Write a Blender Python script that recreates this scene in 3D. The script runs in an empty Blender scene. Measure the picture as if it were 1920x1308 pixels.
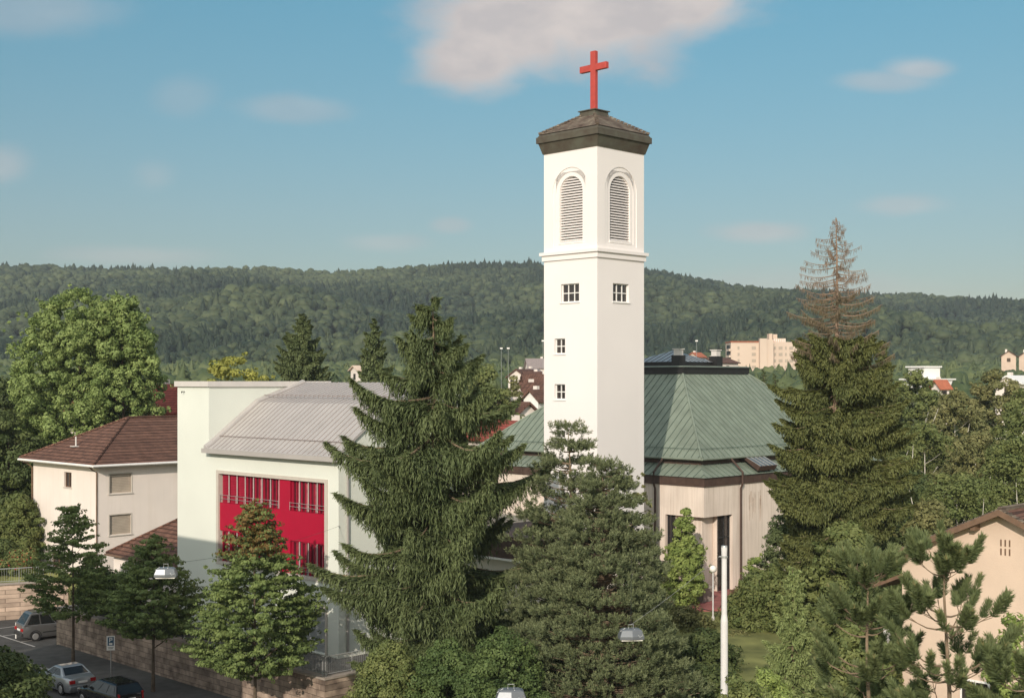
import bpy, bmesh, math, random
import numpy as np
from mathutils import Vector, Matrix

# ---------------------------------------------------------------- camera, sky, sun, exposure
S = bpy.context.scene
C = S.collection
F = 2450.0            # focal length in photo pixels (1920 wide)
CAMZ = 16.5
HOR = 715.0
cd = bpy.data.cameras.new('camera'); cam = bpy.data.objects.new('camera', cd); C.objects.link(cam)
cam.location = (0, 0, CAMZ); cam.rotation_euler = (math.radians(90), 0, 0)
cd.sensor_width = 36; cd.lens = F / 1920 * 36; cd.shift_y = (HOR - 654) / 1920
cd.clip_start = 0.5; cd.clip_end = 12000
S.camera = cam

SUN_DIR = Vector((-0.265, -0.964, 0)).normalized()
SUN_EL = math.radians(23)
SUN_AZ = math.atan2(SUN_DIR.x, SUN_DIR.y)
ld = bpy.data.lights.new('sun', 'SUN'); sun = bpy.data.objects.new('sun', ld); C.objects.link(sun)
ld.energy = 3.5; ld.angle = math.radians(0.5); ld.color = (1.0, 0.87, 0.745)
dv = -Vector((SUN_DIR.x * math.cos(SUN_EL), SUN_DIR.y * math.cos(SUN_EL), math.sin(SUN_EL)))
sun.rotation_euler = dv.to_track_quat('-Z', 'Y').to_euler()
sun.location = (-40, -60, 60)

S.view_settings.view_transform = 'Standard'; S.view_settings.look = 'None'
S.view_settings.exposure = 0.1; S.view_settings.gamma = 1.0
S.render.engine = 'CYCLES'
cy = S.cycles
cy.max_bounces = 6; cy.diffuse_bounces = 3; cy.glossy_bounces = 3; cy.transmission_bounces = 3
cy.volume_bounces = 0; cy.transparent_max_bounces = 6; cy.use_denoising = True
cy.sample_clamp_indirect = 4.0

W = bpy.data.worlds.new('World'); S.world = W; W.use_nodes = True
wn = W.node_tree; wn.nodes.clear()
def wmath(op, a, b=None, c=None):
    n = wn.nodes.new('ShaderNodeMath'); n.operation = op
    for i, v in enumerate((a, b, c)):
        if v is None: continue
        if isinstance(v, (int, float)): n.inputs[i].default_value = v
        else: wn.links.new(v, n.inputs[i])
    return n.outputs[0]
out = wn.nodes.new('ShaderNodeOutputWorld'); bg = wn.nodes.new('ShaderNodeBackground')
wn.links.new(bg.outputs[0], out.inputs[0])
sky = wn.nodes.new('ShaderNodeTexSky'); sky.sky_type = 'NISHITA'; sky.sun_disc = False
sky.sun_elevation = SUN_EL; sky.sun_rotation = SUN_AZ; sky.altitude = 300; sky.air_density = 1.0
sky.dust_density = 1.0; sky.ozone_density = 1.4
tint = wn.nodes.new('ShaderNodeMix'); tint.data_type = 'RGBA'; tint.blend_type = 'MULTIPLY'
tint.inputs[0].default_value = 1.0
wn.links.new(sky.outputs[0], tint.inputs[6])
tc = wn.nodes.new('ShaderNodeTexCoord'); sep = wn.nodes.new('ShaderNodeSeparateXYZ')
wn.links.new(tc.outputs['Generated'], sep.inputs[0])
yy = wmath('MAXIMUM', sep.outputs[1], 0.05)
cu = wmath('DIVIDE', sep.outputs[0], yy); cw = wmath('DIVIDE', sep.outputs[2], yy)
elv = wn.nodes.new('ShaderNodeMapRange'); elv.inputs[1].default_value = 0.03; elv.inputs[2].default_value = 0.28
wn.links.new(sep.outputs[2], elv.inputs[0])
tcol = wn.nodes.new('ShaderNodeMix'); tcol.data_type = 'RGBA'
tcol.inputs[6].default_value = (0.72, 0.63, 0.58, 1); tcol.inputs[7].default_value = (0.52, 0.98, 0.92, 1)
wn.links.new(elv.outputs[0], tcol.inputs[0]); wn.links.new(tcol.outputs[2], tint.inputs[7])
nz = wn.nodes.new('ShaderNodeTexNoise'); nz.inputs['Scale'].default_value = 16; nz.inputs['Detail'].default_value = 6
nz.inputs['Roughness'].default_value = 0.55
mp = wn.nodes.new('ShaderNodeMapping'); mp.inputs['Scale'].default_value = (1, 1, 2.0)
wn.links.new(tc.outputs['Generated'], mp.inputs[0]); wn.links.new(mp.outputs[0], nz.inputs[0])
nf = wmath('MULTIPLY', wmath('SUBTRACT', nz.outputs[0], 0.5), 1.35)
total = None
CLOUDS = [(895, 105, 130, 80, 1.0), (960, 50, 190, 110, 1.05), (1090, 15, 240, 125, 1.1), (1260, -5, 170, 85, 1.1), (345, 180, 60, 40, .16),
          (550, 203, 110, 28, .27), (1660, 152, 110, 22, .38), (1720, 130, 70, 24, .52), (1425, 436, 90, 22, .48), (1690, 385, 90, 22, .34),
          (0, 310, 60, 40, .34), (60, 20, 200, 50, .28), (845, 422, 40, 16, .32), (720, 455, 80, 20, .26), (290, 330, 50, 34, .16),
          (250, 480, 170, 22, .26), (1500, 545, 300, 40, .22)]
for (px, py, rx, ry, st) in CLOUDS:
    du = wmath('DIVIDE', wmath('SUBTRACT', cu, (px - 960) / F), rx / F)
    dw = wmath('DIVIDE', wmath('SUBTRACT', cw, (HOR - py) / F), ry / F)
    d = wmath('SQRT', wmath('ADD', wmath('MULTIPLY', du, du), wmath('MULTIPLY', dw, dw)))
    m = wmath('SUBTRACT', wmath('ADD', 1.0, nf), d)
    mr = wn.nodes.new('ShaderNodeMapRange'); mr.interpolation_type = 'SMOOTHSTEP'
    mr.inputs[1].default_value = -0.3; mr.inputs[2].default_value = 0.7
    mr.inputs[3].default_value = 0; mr.inputs[4].default_value = st
    wn.links.new(m, mr.inputs[0])
    total = mr.outputs[0] if total is None else wmath('MAXIMUM', total, mr.outputs[0])
# added broken bright cloud, unseen behind and beside the camera, raising fill light
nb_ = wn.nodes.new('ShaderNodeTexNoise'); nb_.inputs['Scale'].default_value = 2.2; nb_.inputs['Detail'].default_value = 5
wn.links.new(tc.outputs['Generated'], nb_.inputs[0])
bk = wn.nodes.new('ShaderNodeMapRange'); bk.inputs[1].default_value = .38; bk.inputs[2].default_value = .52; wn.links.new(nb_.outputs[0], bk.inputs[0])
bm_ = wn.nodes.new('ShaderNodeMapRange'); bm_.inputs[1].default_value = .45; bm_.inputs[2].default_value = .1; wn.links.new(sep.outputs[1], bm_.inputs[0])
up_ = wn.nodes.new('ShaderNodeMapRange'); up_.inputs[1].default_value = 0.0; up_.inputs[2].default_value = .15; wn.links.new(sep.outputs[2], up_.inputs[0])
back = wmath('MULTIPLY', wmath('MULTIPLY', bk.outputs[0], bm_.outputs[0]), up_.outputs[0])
total = wmath('MINIMUM', wmath('MULTIPLY', total, wmath('GREATER_THAN', sep.outputs[1], 0.06)), 0.95)
# cloud tones mixed by noise, from warm pale to greyer
shade = wn.nodes.new('ShaderNodeMix'); shade.data_type = 'RGBA'
shade.inputs[6].default_value = (6.9, 6.1, 5.7, 1); shade.inputs[7].default_value = (5.5, 5.0, 4.9, 1)
mr = wn.nodes.new('ShaderNodeMapRange'); mr.inputs[1].default_value = 0.4; mr.inputs[2].default_value = 0.62
wn.links.new(nz.outputs[0], mr.inputs[0]); wn.links.new(mr.outputs[0], shade.inputs[0])
cmix = wn.nodes.new('ShaderNodeMix'); cmix.data_type = 'RGBA'
wn.links.new(total, cmix.inputs[0]); wn.links.new(tint.outputs[2], cmix.inputs[6]); wn.links.new(shade.outputs[2], cmix.inputs[7])
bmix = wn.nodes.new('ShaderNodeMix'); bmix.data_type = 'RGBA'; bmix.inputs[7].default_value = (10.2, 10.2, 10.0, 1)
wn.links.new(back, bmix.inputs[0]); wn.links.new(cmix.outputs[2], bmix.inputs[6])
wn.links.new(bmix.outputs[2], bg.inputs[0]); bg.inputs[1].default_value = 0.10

# ---------------------------------------------------------------- helpers
R2 = math.sqrt(.5)
rng = np.random.default_rng(7)
random.seed(7)

def P(px, py, Y):
    """point at depth Y seen at a photo pixel"""
    return Vector(((px - 960) / F * Y, Y, CAMZ + (HOR - py) / F * Y))

def nlink(nt, a, b): nt.links.new(a, b)
def mat(name, col, rough=.8, var=.12, scale=1.2, bump=0.0, bscale=8, metallic=0, spec=.3, kind=None, col2=None, trans=0.0, extra=None, coat=0):
    m = bpy.data.materials.new(name); m.use_nodes = True
    nt = m.node_tree; b = nt.nodes['Principled BSDF']
    b.inputs['Roughness'].default_value = rough; b.inputs['Metallic'].default_value = metallic
    b.inputs['Specular IOR Level'].default_value = spec
    if coat: b.inputs['Coat Weight'].default_value = coat
    tc = nt.nodes.new('ShaderNodeTexCoord')
    lo = tuple(max(0, c * (1 - var)) for c in col) + (1,); hi = tuple(min(1, c * (1 + var)) for c in col) + (1,)
    if col2: hi = tuple(col2) + (1,)
    mix = nt.nodes.new('ShaderNodeMix'); mix.data_type = 'RGBA'
    mix.inputs[6].default_value = lo; mix.inputs[7].default_value = hi
    if kind == 'leaf':
        at = nt.nodes.new('ShaderNodeAttribute'); at.attribute_name = 'v'
        nlink(nt, at.outputs['Fac'], mix.inputs[0])
    else:
        n = nt.nodes.new('ShaderNodeTexNoise'); n.inputs['Scale'].default_value = scale; n.inputs['Detail'].default_value = 6
        nlink(nt, tc.outputs['Object'], n.inputs[0])
        mr = nt.nodes.new('ShaderNodeMapRange'); mr.inputs[1].default_value = .3; mr.inputs[2].default_value = .7
        nlink(nt, n.outputs[0], mr.inputs[0]); nlink(nt, mr.outputs[0], mix.inputs[0])
    colout = mix.outputs[2]
    if kind == 'ribs':           # board-marked concrete
        wv = nt.nodes.new('ShaderNodeTexNoise'); wv.inputs['Scale'].default_value = 1.0; wv.inputs['Detail'].default_value = 3
        mp = nt.nodes.new('ShaderNodeMapping'); mp.inputs['Scale'].default_value = (6, 6, .35)
        nlink(nt, tc.outputs['Object'], mp.inputs[0]); nlink(nt, mp.outputs[0], wv.inputs[0])
        m2 = nt.nodes.new('ShaderNodeMix'); m2.data_type = 'RGBA'; m2.blend_type = 'MULTIPLY'; m2.inputs[0].default_value = .75
        cr = nt.nodes.new('ShaderNodeValToRGB'); cr.color_ramp.elements[0].position = .3; cr.color_ramp.elements[0].color = (.84, .81, .78, 1)
        cr.color_ramp.elements[1].position = .6; cr.color_ramp.elements[1].color = (1.05, 1.05, 1.05, 1)
        nlink(nt, wv.outputs[0], cr.inputs[0]); nlink(nt, colout, m2.inputs[6]); nlink(nt, cr.outputs[0], m2.inputs[7])
        colout = m2.outputs[2]
        bp = nt.nodes.new('ShaderNodeBump'); bp.inputs['Strength'].default_value = .5; bp.inputs['Distance'].default_value = .03
        nlink(nt, wv.outputs[0], bp.inputs['Height']); nlink(nt, bp.outputs[0], b.inputs['Normal'])
    if kind in ('stone', 'tiles'):
        br = nt.nodes.new('ShaderNodeTexBrick')
        mp = nt.nodes.new('ShaderNodeMapping')
        cx = nt.nodes.new('ShaderNodeCombineXYZ'); sp = nt.nodes.new('ShaderNodeSeparateXYZ')
        nlink(nt, tc.outputs['Object'], sp.inputs[0])
        ad = nt.nodes.new('ShaderNodeMath'); ad.operation = 'SUBTRACT'
        nlink(nt, sp.outputs[0], ad.inputs[0]); nlink(nt, sp.outputs[1], ad.inputs[1])
        ns = nt.nodes.new('ShaderNodeTexNoise'); ns.inputs['Scale'].default_value = 2.5
        nlink(nt, tc.outputs['Object'], ns.inputs[0])
        za = nt.nodes.new('ShaderNodeMath'); za.operation = 'MULTIPLY_ADD'; za.inputs[1].default_value = .06
        nlink(nt, ns.outputs[0], za.inputs[0]); nlink(nt, sp.outputs[2], za.inputs[2])
        nlink(nt, ad.outputs[0], cx.inputs[0]); nlink(nt, za.outputs[0], cx.inputs[1])
        nlink(nt, cx.outputs[0], br.inputs['Vector'])
        ex = extra or {}
        br.inputs['Scale'].default_value = 1; br.inputs['Brick Width'].default_value = ex.get('w', .95); br.inputs['Row Height'].default_value = ex.get('h', .3)
        br.inputs['Mortar Size'].default_value = ex.get('m', .015); br.inputs['Mortar Smooth'].default_value = .3
        br.inputs['Color1'].default_value = (.75, .75, .75, 1); br.inputs['Color2'].default_value = (1.2, 1.2, 1.2, 1)
        br.inputs['Mortar'].default_value = ex.get('mc', (.45, .45, .45, 1))
        m2 = nt.nodes.new('ShaderNodeMix'); m2.data_type = 'RGBA'; m2.blend_type = 'MULTIPLY'; m2.inputs[0].default_value = 1
        nlink(nt, colout, m2.inputs[6]); nlink(nt, br.outputs[0], m2.inputs[7]); colout = m2.outputs[2]
        bp = nt.nodes.new('ShaderNodeBump'); bp.inputs['Strength'].default_value = .6; bp.inputs['Distance'].default_value = .04; bp.invert = True
        nlink(nt, br.outputs['Fac'], bp.inputs['Height']); nlink(nt, bp.outputs[0], b.inputs['Normal'])
    if kind == 'stain':          # plaster with faint vertical run-off marks
        sn = nt.nodes.new('ShaderNodeTexNoise'); sn.inputs['Scale'].default_value = 1; sn.inputs['Detail'].default_value = 4
        mp = nt.nodes.new('ShaderNodeMapping'); mp.inputs['Scale'].default_value = (2.2, 2.2, .18)
        nlink(nt, tc.outputs['Object'], mp.inputs[0]); nlink(nt, mp.outputs[0], sn.inputs[0])
        cr = nt.nodes.new('ShaderNodeValToRGB'); cr.color_ramp.elements[0].position = .25; cr.color_ramp.elements[0].color = (.93, .92, .90, 1)
        cr.color_ramp.elements[1].position = .5; cr.color_ramp.elements[1].color = (1, 1, 1, 1)
        m2 = nt.nodes.new('ShaderNodeMix'); m2.data_type = 'RGBA'; m2.blend_type = 'MULTIPLY'; m2.inputs[0].default_value = 1
        nlink(nt, sn.outputs[0], cr.inputs[0]); nlink(nt, colout, m2.inputs[6]); nlink(nt, cr.outputs[0], m2.inputs[7]); colout = m2.outputs[2]
    nlink(nt, colout, b.inputs['Base Color'])
    if bump and kind not in ('ribs', 'stone', 'tiles'):
        n2 = nt.nodes.new('ShaderNodeTexNoise'); n2.inputs['Scale'].default_value = bscale; n2.inputs['Detail'].default_value = 5
        nlink(nt, tc.outputs['Object'], n2.inputs[0])
        bp = nt.nodes.new('ShaderNodeBump'); bp.inputs['Strength'].default_value = bump; bp.inputs['Distance'].default_value = .03
        nlink(nt, n2.outputs[0], bp.inputs['Height']); nlink(nt, bp.outputs[0], b.inputs['Normal'])
    if trans:
        o = nt.nodes['Material Output']; t = nt.nodes.new('ShaderNodeBsdfTranslucent'); ms = nt.nodes.new('ShaderNodeMixShader')
        ms.inputs[0].default_value = trans
        nlink(nt, colout, t.inputs[0]); nlink(nt, b.outputs[0], ms.inputs[1]); nlink(nt, t.outputs[0], ms.inputs[2]); nlink(nt, ms.outputs[0], o.inputs[0])
    return m

M = {}
M['white'] = mat('white_plaster', (.785, .75, .73), .85, .02, .35, bump=.12, bscale=25)
M['school'] = mat('pale_plaster', (.68, .71, .64), .85, .035, .3, bump=.2, bscale=20)
M['pink_plaster'] = mat('pink_plaster', (.76, .69, .63), .88, .04, .5, kind='stain', bump=.2, bscale=18)
M['peach'] = mat('peach_plaster', (.62, .49, .385), .9, .06, .8, bump=.4, bscale=22)
M['trim'] = mat('white_paint', (.80, .79, .76), .5, .04, 3)
M['zinc'] = mat('zinc_sheet', (.44, .415, .395), .5, .07, .8, metallic=.15, spec=.4)
M['zinc_dark'] = mat('zinc_seam', (.26, .22, .21), .6, .1, 2)
M['coping'] = mat('coping', (.58, .55, .52), .6, .05, 2)
M['red'] = mat('crimson_panel', (.37, .003, .030), .55, .08, .7, bump=.05)
M['red_shutter'] = mat('crimson_slats', (.37, .010, .04), .5, .1, 3)
M['frame_beige'] = mat('beige_frame', (.52, .48, .42), .6, .05, 2)
M['glass'] = mat('window_glass', (.035, .03, .028), .08, .5, .9, spec=.6)
M['red_glass'] = mat('red_tinted_blinds', (.085, .010, .018), .25, .35, 1.5, spec=.5)
M['curtain'] = mat('curtain', (.35, .10, .12), .8, .3, 4)
M['roller'] = mat('roller_blind', (.42, .36, .29), .7, .08, 2)
M['roller_grey'] = mat('grey_roller_blind', (.30, .32, .32), .6, .08, 2)
M['brown_trim'] = mat('brown_timber', (.16, .10, .065), .7, .15, 4)
M['tile_brown'] = mat('brown_roof_tiles', (.17, .088, .062), .8, .25, 1.6, kind='tiles', extra=dict(w=.30, h=.2, m=.035, mc=(.35, .33, .32, 1)))
M['tile_moss'] = mat('mossy_roof_tiles', (.13, .082, .062), .85, .3, 1.5, col2=(.25, .21, .16), kind='tiles', extra=dict(w=.28, h=.16, m=.03))
M['tile_red'] = mat('red_roof_tiles', (.36, .085, .058), .75, .2, 1.6, kind='tiles', extra=dict(w=.3, h=.22, m=.04, mc=(.45, .4, .4, 1)))
M['tile_orange'] = mat('orange_roof_tiles', (.40, .13, .07), .8, .2, 1.6)
M['copper'] = mat('green_copper', (.195, .232, .185), .7, .16, .9, spec=.25, kind='stain')
M['copper_seam'] = mat('copper_seam', (.11, .15, .12), .7, .1, 1)
M['dark_copper'] = mat('weathered_copper', (.085, .062, .045), .6, .25, 1.4, col2=(.10, .10, .075))
M['brown_fascia'] = mat('brown_copper_fascia', (.075, .047, .036), .6, .2, 2)
M['concrete'] = mat('ribbed_concrete', (.69, .60, .52), .9, .08, .5, kind='ribs')
M['black'] = mat('black_sheet', (.018, .018, .018), .5, .2, 3)
M['dark_metal'] = mat('dark_metal', (.05, .05, .05), .5, .2, 3, metallic=.4)
M['steel'] = mat('galvanised_steel', (.42, .43, .42), .45, .08, 3, metallic=.5)
M['mast'] = mat('white_mast_paint', (.62, .61, .60), .5, .05, 3)
M['lamp_grey'] = mat('lamp_housing', (.15, .165, .18), .35, .08, 4, metallic=.3)
M['globe'] = mat('opal_globe', (.85, .83, .78), .2, .02, 2)
M['cross'] = mat('red_cross_paint', (.42, .062, .05), .55, .1, 3)
M['sandstone'] = mat('sandstone_blocks', (.20, .15, .12), .92, .28, 1.6, kind='stone', col2=(.42, .33, .26))
M['sandstone_pale'] = mat('pale_sandstone_blocks', (.47, .36, .28), .92, .25, 1.3, kind='stone')
M['cap_stone'] = mat('wall_coping', (.33, .29, .25), .9, .15, 3)
M['asphalt'] = mat('asphalt', (.060, .060, .058), .9, .25, 1.1, bump=.3, bscale=30)
M['pavement'] = mat('pavement_asphalt', (.085, .083, .078), .9, .2, 1.5, bump=.3, bscale=30)
M['kerb'] = mat('kerb_stone', (.30, .29, .27), .85, .1, 4)
M['paint'] = mat('road_paint', (.40, .39, .37), .7, .12, 5)
M['grass'] = mat('meadow', (.13, .15, .05), .95, .35, .5, col2=(.25, .26, .09), bump=.5, bscale=12)
M['hill_ground'] = mat('forest_floor', (.02, .03, .015), .95, .3, .02, bump=0)
M['red_paving'] = mat('red_paving', (.30, .11, .10), .9, .2, 1.5, bump=.2)
M['bark'] = mat('bark', (.11, .085, .06), .95, .3, 4, bump=.6, bscale=14)
M['bark_pine'] = mat('pine_bark', (.20, .15, .10), .95, .3, 4, bump=.5, bscale=14)
M['bark_birch'] = mat('birch_bark', (.58, .55, .48), .85, .3, 3)
M['dead_wood'] = mat('dead_wood', (.27, .195, .14), .95, .2, 3)
def leaf(name, a, b, tr=.22): M[name] = mat(name, a, .62, 0, kind='leaf', col2=b, trans=tr, spec=.25)
leaf('leaf_street', (.072, .115, .034), (.240, .305, .100))
leaf('leaf_autumn', (.12, .085, .02), (.22, .14, .05))
leaf('leaf_maple', (.085, .140, .034), (.345, .430, .150))
leaf('leaf_dark', (0.048, 0.076, 0.026), (0.131, 0.159, 0.052))
leaf('leaf_mid', (0.087, 0.124, 0.039), (0.211, 0.232, 0.078))
leaf('leaf_olive', (0.119, 0.135, 0.049), (0.256, 0.241, 0.099))
leaf('leaf_bright', (0.128, 0.189, 0.043), (0.338, 0.410, 0.122))
leaf('leaf_yellow', (.20, .22, .04), (.40, .40, .10))
leaf('needle_spruce', (.058, .088, .034), (.160, .195, .080), .12)
leaf('needle_spruce_right', (0.062, 0.086, 0.030), (0.174, 0.186, 0.059), .12)
leaf('needle_pine', (.062, .088, .042), (.195, .222, .108), .12)
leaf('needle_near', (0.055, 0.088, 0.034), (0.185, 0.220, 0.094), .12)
leaf('needle_young', (0.146, 0.199, 0.069), (0.302, 0.354, 0.139), .15)
leaf('needle_dead', (.17, .12, .085), (.27, .20, .14), .1)
leaf('needle_dying', (.10, .085, .05), (.18, .14, .085), .1)
leaf('candle', (.22, .21, .09), (.32, .28, .14), .1)
leaf('forest_leaf', (.013, .027, .013), (.088, .110, .048), .0)
leaf('leaf_valley', (.040, .066, .026), (.120, .145, .058), .0)
leaf('leaf_hedge', (.052, .092, .030), (.140, .190, .060))
leaf('flower_red', (.3, .04, .03), (.45, .09, .06), .1)

def tagt(o, label, cat, group=None):
    o['label'] = label; o['category'] = cat
    if group: o['group'] = group
    return o
def thing(name, label, cat, loc, group=None, rz=0.0):
    o = bpy.data.objects.new(name, None); C.objects.link(o); o.location = Vector(loc); o.rotation_euler = (0, 0, rz)
    o.empty_display_size = .5
    return tagt(o, label, cat, group)
def struct(o, kind='structure'):
    o['kind'] = kind; return o
def root_loc(o):
    l = Vector((0, 0, 0))
    while o is not None: l += Vector(o.location); o = o.parent
    return l

class MB:
    def __init__(s): s.v = []; s.f = []
    def add(s, vs, fs):
        n = len(s.v); s.v += [tuple(v) for v in vs]; s.f += [tuple(i + n for i in f) for f in fs]; return s
    def quad(s, a, b, c, d): return s.add([a, b, c, d], [(0, 1, 2, 3)])
    def poly(s, pts): return s.add(pts, [tuple(range(len(pts)))])
    def hexa(s, p):    # 4 bottom, 4 top
        return s.add(p, [(3, 2, 1, 0), (4, 5, 6, 7), (0, 1, 5, 4), (1, 2, 6, 5), (2, 3, 7, 6), (3, 0, 4, 7)])
    def box(s, x0, x1, y0, y1, z0, z1, fr=None):
        p = [(x0, y0, z0), (x1, y0, z0), (x1, y1, z0), (x0, y1, z0), (x0, y0, z1), (x1, y0, z1), (x1, y1, z1), (x0, y1, z1)]
        if fr: p = [fr(*q) for q in p]
        return s.hexa(p)
    def prism(s, prof, tr, a, b):
        """profile of 2-D points extruded from a to b; tr(p0,p1,t) -> world"""
        n = len(prof)
        vs = [tr(p[0], p[1], a) for p in prof] + [tr(p[0], p[1], b) for p in prof]
        fs = [tuple(range(n)), tuple(range(2 * n - 1, n - 1, -1))] + [(i, (i + 1) % n, n + (i + 1) % n, n + i) for i in range(n)]
        return s.add(vs, fs)
    def tube(s, pts, rad, seg=8, cap=True):
        pts = [Vector(p) for p in pts]; n = len(pts)
        if not hasattr(rad, '__len__'): rad = [rad] * n
        vs = []; 
        for i, p in enumerate(pts):
            d = (pts[min(i + 1, n - 1)] - pts[max(i - 1, 0)]).normalized()
            ref = Vector((0, 0, 1)) if abs(d.z) < .9 else Vector((1, 0, 0))
            a = d.cross(ref).normalized(); b = d.cross(a)
            for k in range(seg):
                t = 2 * math.pi * k / seg
                vs.append(p + (a * math.cos(t) + b * math.sin(t)) * rad[i])
        fs = [(i * seg + k, i * seg + (k + 1) % seg, (i + 1) * seg + (k + 1) % seg, (i + 1) * seg + k) for i in range(n - 1) for k in range(seg)]
        if cap: fs += [tuple(range(seg)), tuple(range(n * seg - 1, (n - 1) * seg - 1, -1))]
        return s.add(vs, fs)
    def sphere(s, c, r, seg=16, rings=10, sz=1.0):
        vs = []; fs = []
        for j in range(rings + 1):
            ph = math.pi * j / rings
            for k in range(seg):
                t = 2 * math.pi * k / seg
                vs.append((c[0] + r * math.sin(ph) * math.cos(t), c[1] + r * math.sin(ph) * math.sin(t), c[2] + r * sz * math.cos(ph)))
        for j in range(rings):
            for k in range(seg):
                fs.append((j * seg + k, j * seg + (k + 1) % seg, (j + 1) * seg + (k + 1) % seg, (j + 1) * seg + k))
        return s.add(vs, fs)
    def build(s, name, m, parent=None, local=False, smooth=False, merge=False):
        me = bpy.data.meshes.new(name)
        off = Vector((0, 0, 0)) if (local or parent is None) else root_loc(parent)
        me.from_pydata([(v[0] - off.x, v[1] - off.y, v[2] - off.z) for v in s.v], [], s.f)
        bm = bmesh.new(); bm.from_mesh(me)
        if smooth or merge: bmesh.ops.remove_doubles(bm, verts=bm.verts, dist=1e-5)
        bmesh.ops.recalc_face_normals(bm, faces=bm.faces)
        bm.to_mesh(me); bm.free()
        me.materials.append(M[m] if isinstance(m, str) else m)
        if smooth:
            me.polygons.foreach_set('use_smooth', [True] * len(me.polygons))
        o = bpy.data.objects.new(name, me); C.objects.link(o)
        if parent is not None: o.parent = parent
        return o

def npmesh(name, V, Fc, m, parent=None, attr=None, k=4, smooth=False):
    """fast mesh from numpy: V (n,3), Fc (f,k)"""
    V = np.asarray(V, dtype=np.float32); Fc = np.asarray(Fc, dtype=np.int32)
    if parent is not None: V = V - np.array(root_loc(parent), dtype=np.float32)
    me = bpy.data.meshes.new(name)
    me.vertices.add(len(V)); me.vertices.foreach_set('co', V.ravel())
    me.loops.add(Fc.size); me.loops.foreach_set('vertex_index', Fc.ravel())
    me.polygons.add(len(Fc)); me.polygons.foreach_set('loop_start', np.arange(0, Fc.size, k, dtype=np.int32))
    if smooth: me.polygons.foreach_set('use_smooth', np.ones(len(Fc), dtype=bool))
    if attr is not None:
        a = me.attributes.new('v', 'FLOAT', 'POINT'); a.data.foreach_set('value', np.asarray(attr, dtype=np.float32))
    me.update(calc_edges=True)
    me.materials.append(M[m] if isinstance(m, str) else m)
    o = bpy.data.objects.new(name, me); C.objects.link(o)
    if parent is not None: o.parent = parent
    return o

def frame(x0, y0, ang=45.0):
    """u runs left and away, v runs right and away from the near corner"""
    a = math.radians(ang)
    ux, uy = -math.cos(a), math.sin(a); vx, vy = math.sin(a), math.cos(a)
    def f(u, v, z): return Vector((x0 + ux * u + vx * v, y0 + uy * u + vy * v, z))
    return f

def side_fn(fr, side):
    """side 'L': the left-front face (v = 0 plane, runs along u); side 'R': the right-front face (u = 0, runs along v). d>0 is outward"""
    if side == 'L': return lambda s, d, z: fr(s, -d, z)
    return lambda s, d, z: fr(-d, s, z)

def holed_wall(mb, sf, s0, s1, z0, z1, holes, depth=.18):
    xs = sorted({s0, s1} | {h[0] for h in holes} | {h[1] for h in holes})
    zs = sorted({z0, z1} | {h[2] for h in holes} | {h[3] for h in holes})
    for i in range(len(xs) - 1):
        for j in range(len(zs) - 1):
            cx = (xs[i] + xs[i + 1]) / 2; cz = (zs[j] + zs[j + 1]) / 2
            if any(h[0] < cx < h[1] and h[2] < cz < h[3] for h in holes): continue
            mb.quad(sf(xs[i], 0, zs[j]), sf(xs[i + 1], 0, zs[j]), sf(xs[i + 1], 0, zs[j + 1]), sf(xs[i], 0, zs[j + 1]))
    for (a, b, c, d) in holes:
        mb.quad(sf(a, 0, c), sf(b, 0, c), sf(b, -depth, c), sf(a, -depth, c)); mb.quad(sf(a, 0, d), sf(b, 0, d), sf(b, -depth, d), sf(a, -depth, d))
        mb.quad(sf(a, 0, c), sf(a, 0, d), sf(a, -depth, d), sf(a, -depth, c)); mb.quad(sf(b, 0, c), sf(b, 0, d), sf(b, -depth, d), sf(b, -depth, c))

def sbox(mb, sf, s0, s1, d0, d1, z0, z1):
    p = [sf(s0, d0, z0), sf(s1, d0, z0), sf(s1, d1, z0), sf(s0, d1, z0), sf(s0, d0, z1), sf(s1, d0, z1), sf(s1, d1, z1), sf(s0, d1, z1)]
    return mb.hexa(p)

def window(root, sf, a, b, c, d, depth=.18, nx=2, nz=2, fw=.06, bar=.045, fm='trim', gm='glass', sill=True, name='window', sill_m=None):
    g = MB(); g.quad(sf(a, -depth + .01, c), sf(b, -depth + .01, c), sf(b, -depth + .01, d), sf(a, -depth + .01, d))
    w = g.build(name, gm, root)
    m = MB(); e = -depth + .012; t = -depth + .07
    sbox(m, sf, a, b, e, t, c, c + fw); sbox(m, sf, a, b, e, t, d - fw, d)
    sbox(m, sf, a, a + fw, e, t, c + fw, d - fw); sbox(m, sf, b - fw, b, e, t, c + fw, d - fw)
    for i in range(1, nx):
        x = a + (b - a) * i / nx; sbox(m, sf, x - bar / 2, x + bar / 2, e, t - .005, c + fw, d - fw)
    for i in range(1, nz):
        z = c + (d - c) * i / nz; sbox(m, sf, a + fw, b - fw, e, t - .012, z - bar / 2, z + bar / 2)
    m.build('frame', fm, w)
    if sill:
        s = MB(); sbox(s, sf, a - .08, b + .08, .002, .06, c - .07, c - .005); s.build('sill', sill_m or fm, w)
    return w

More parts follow.
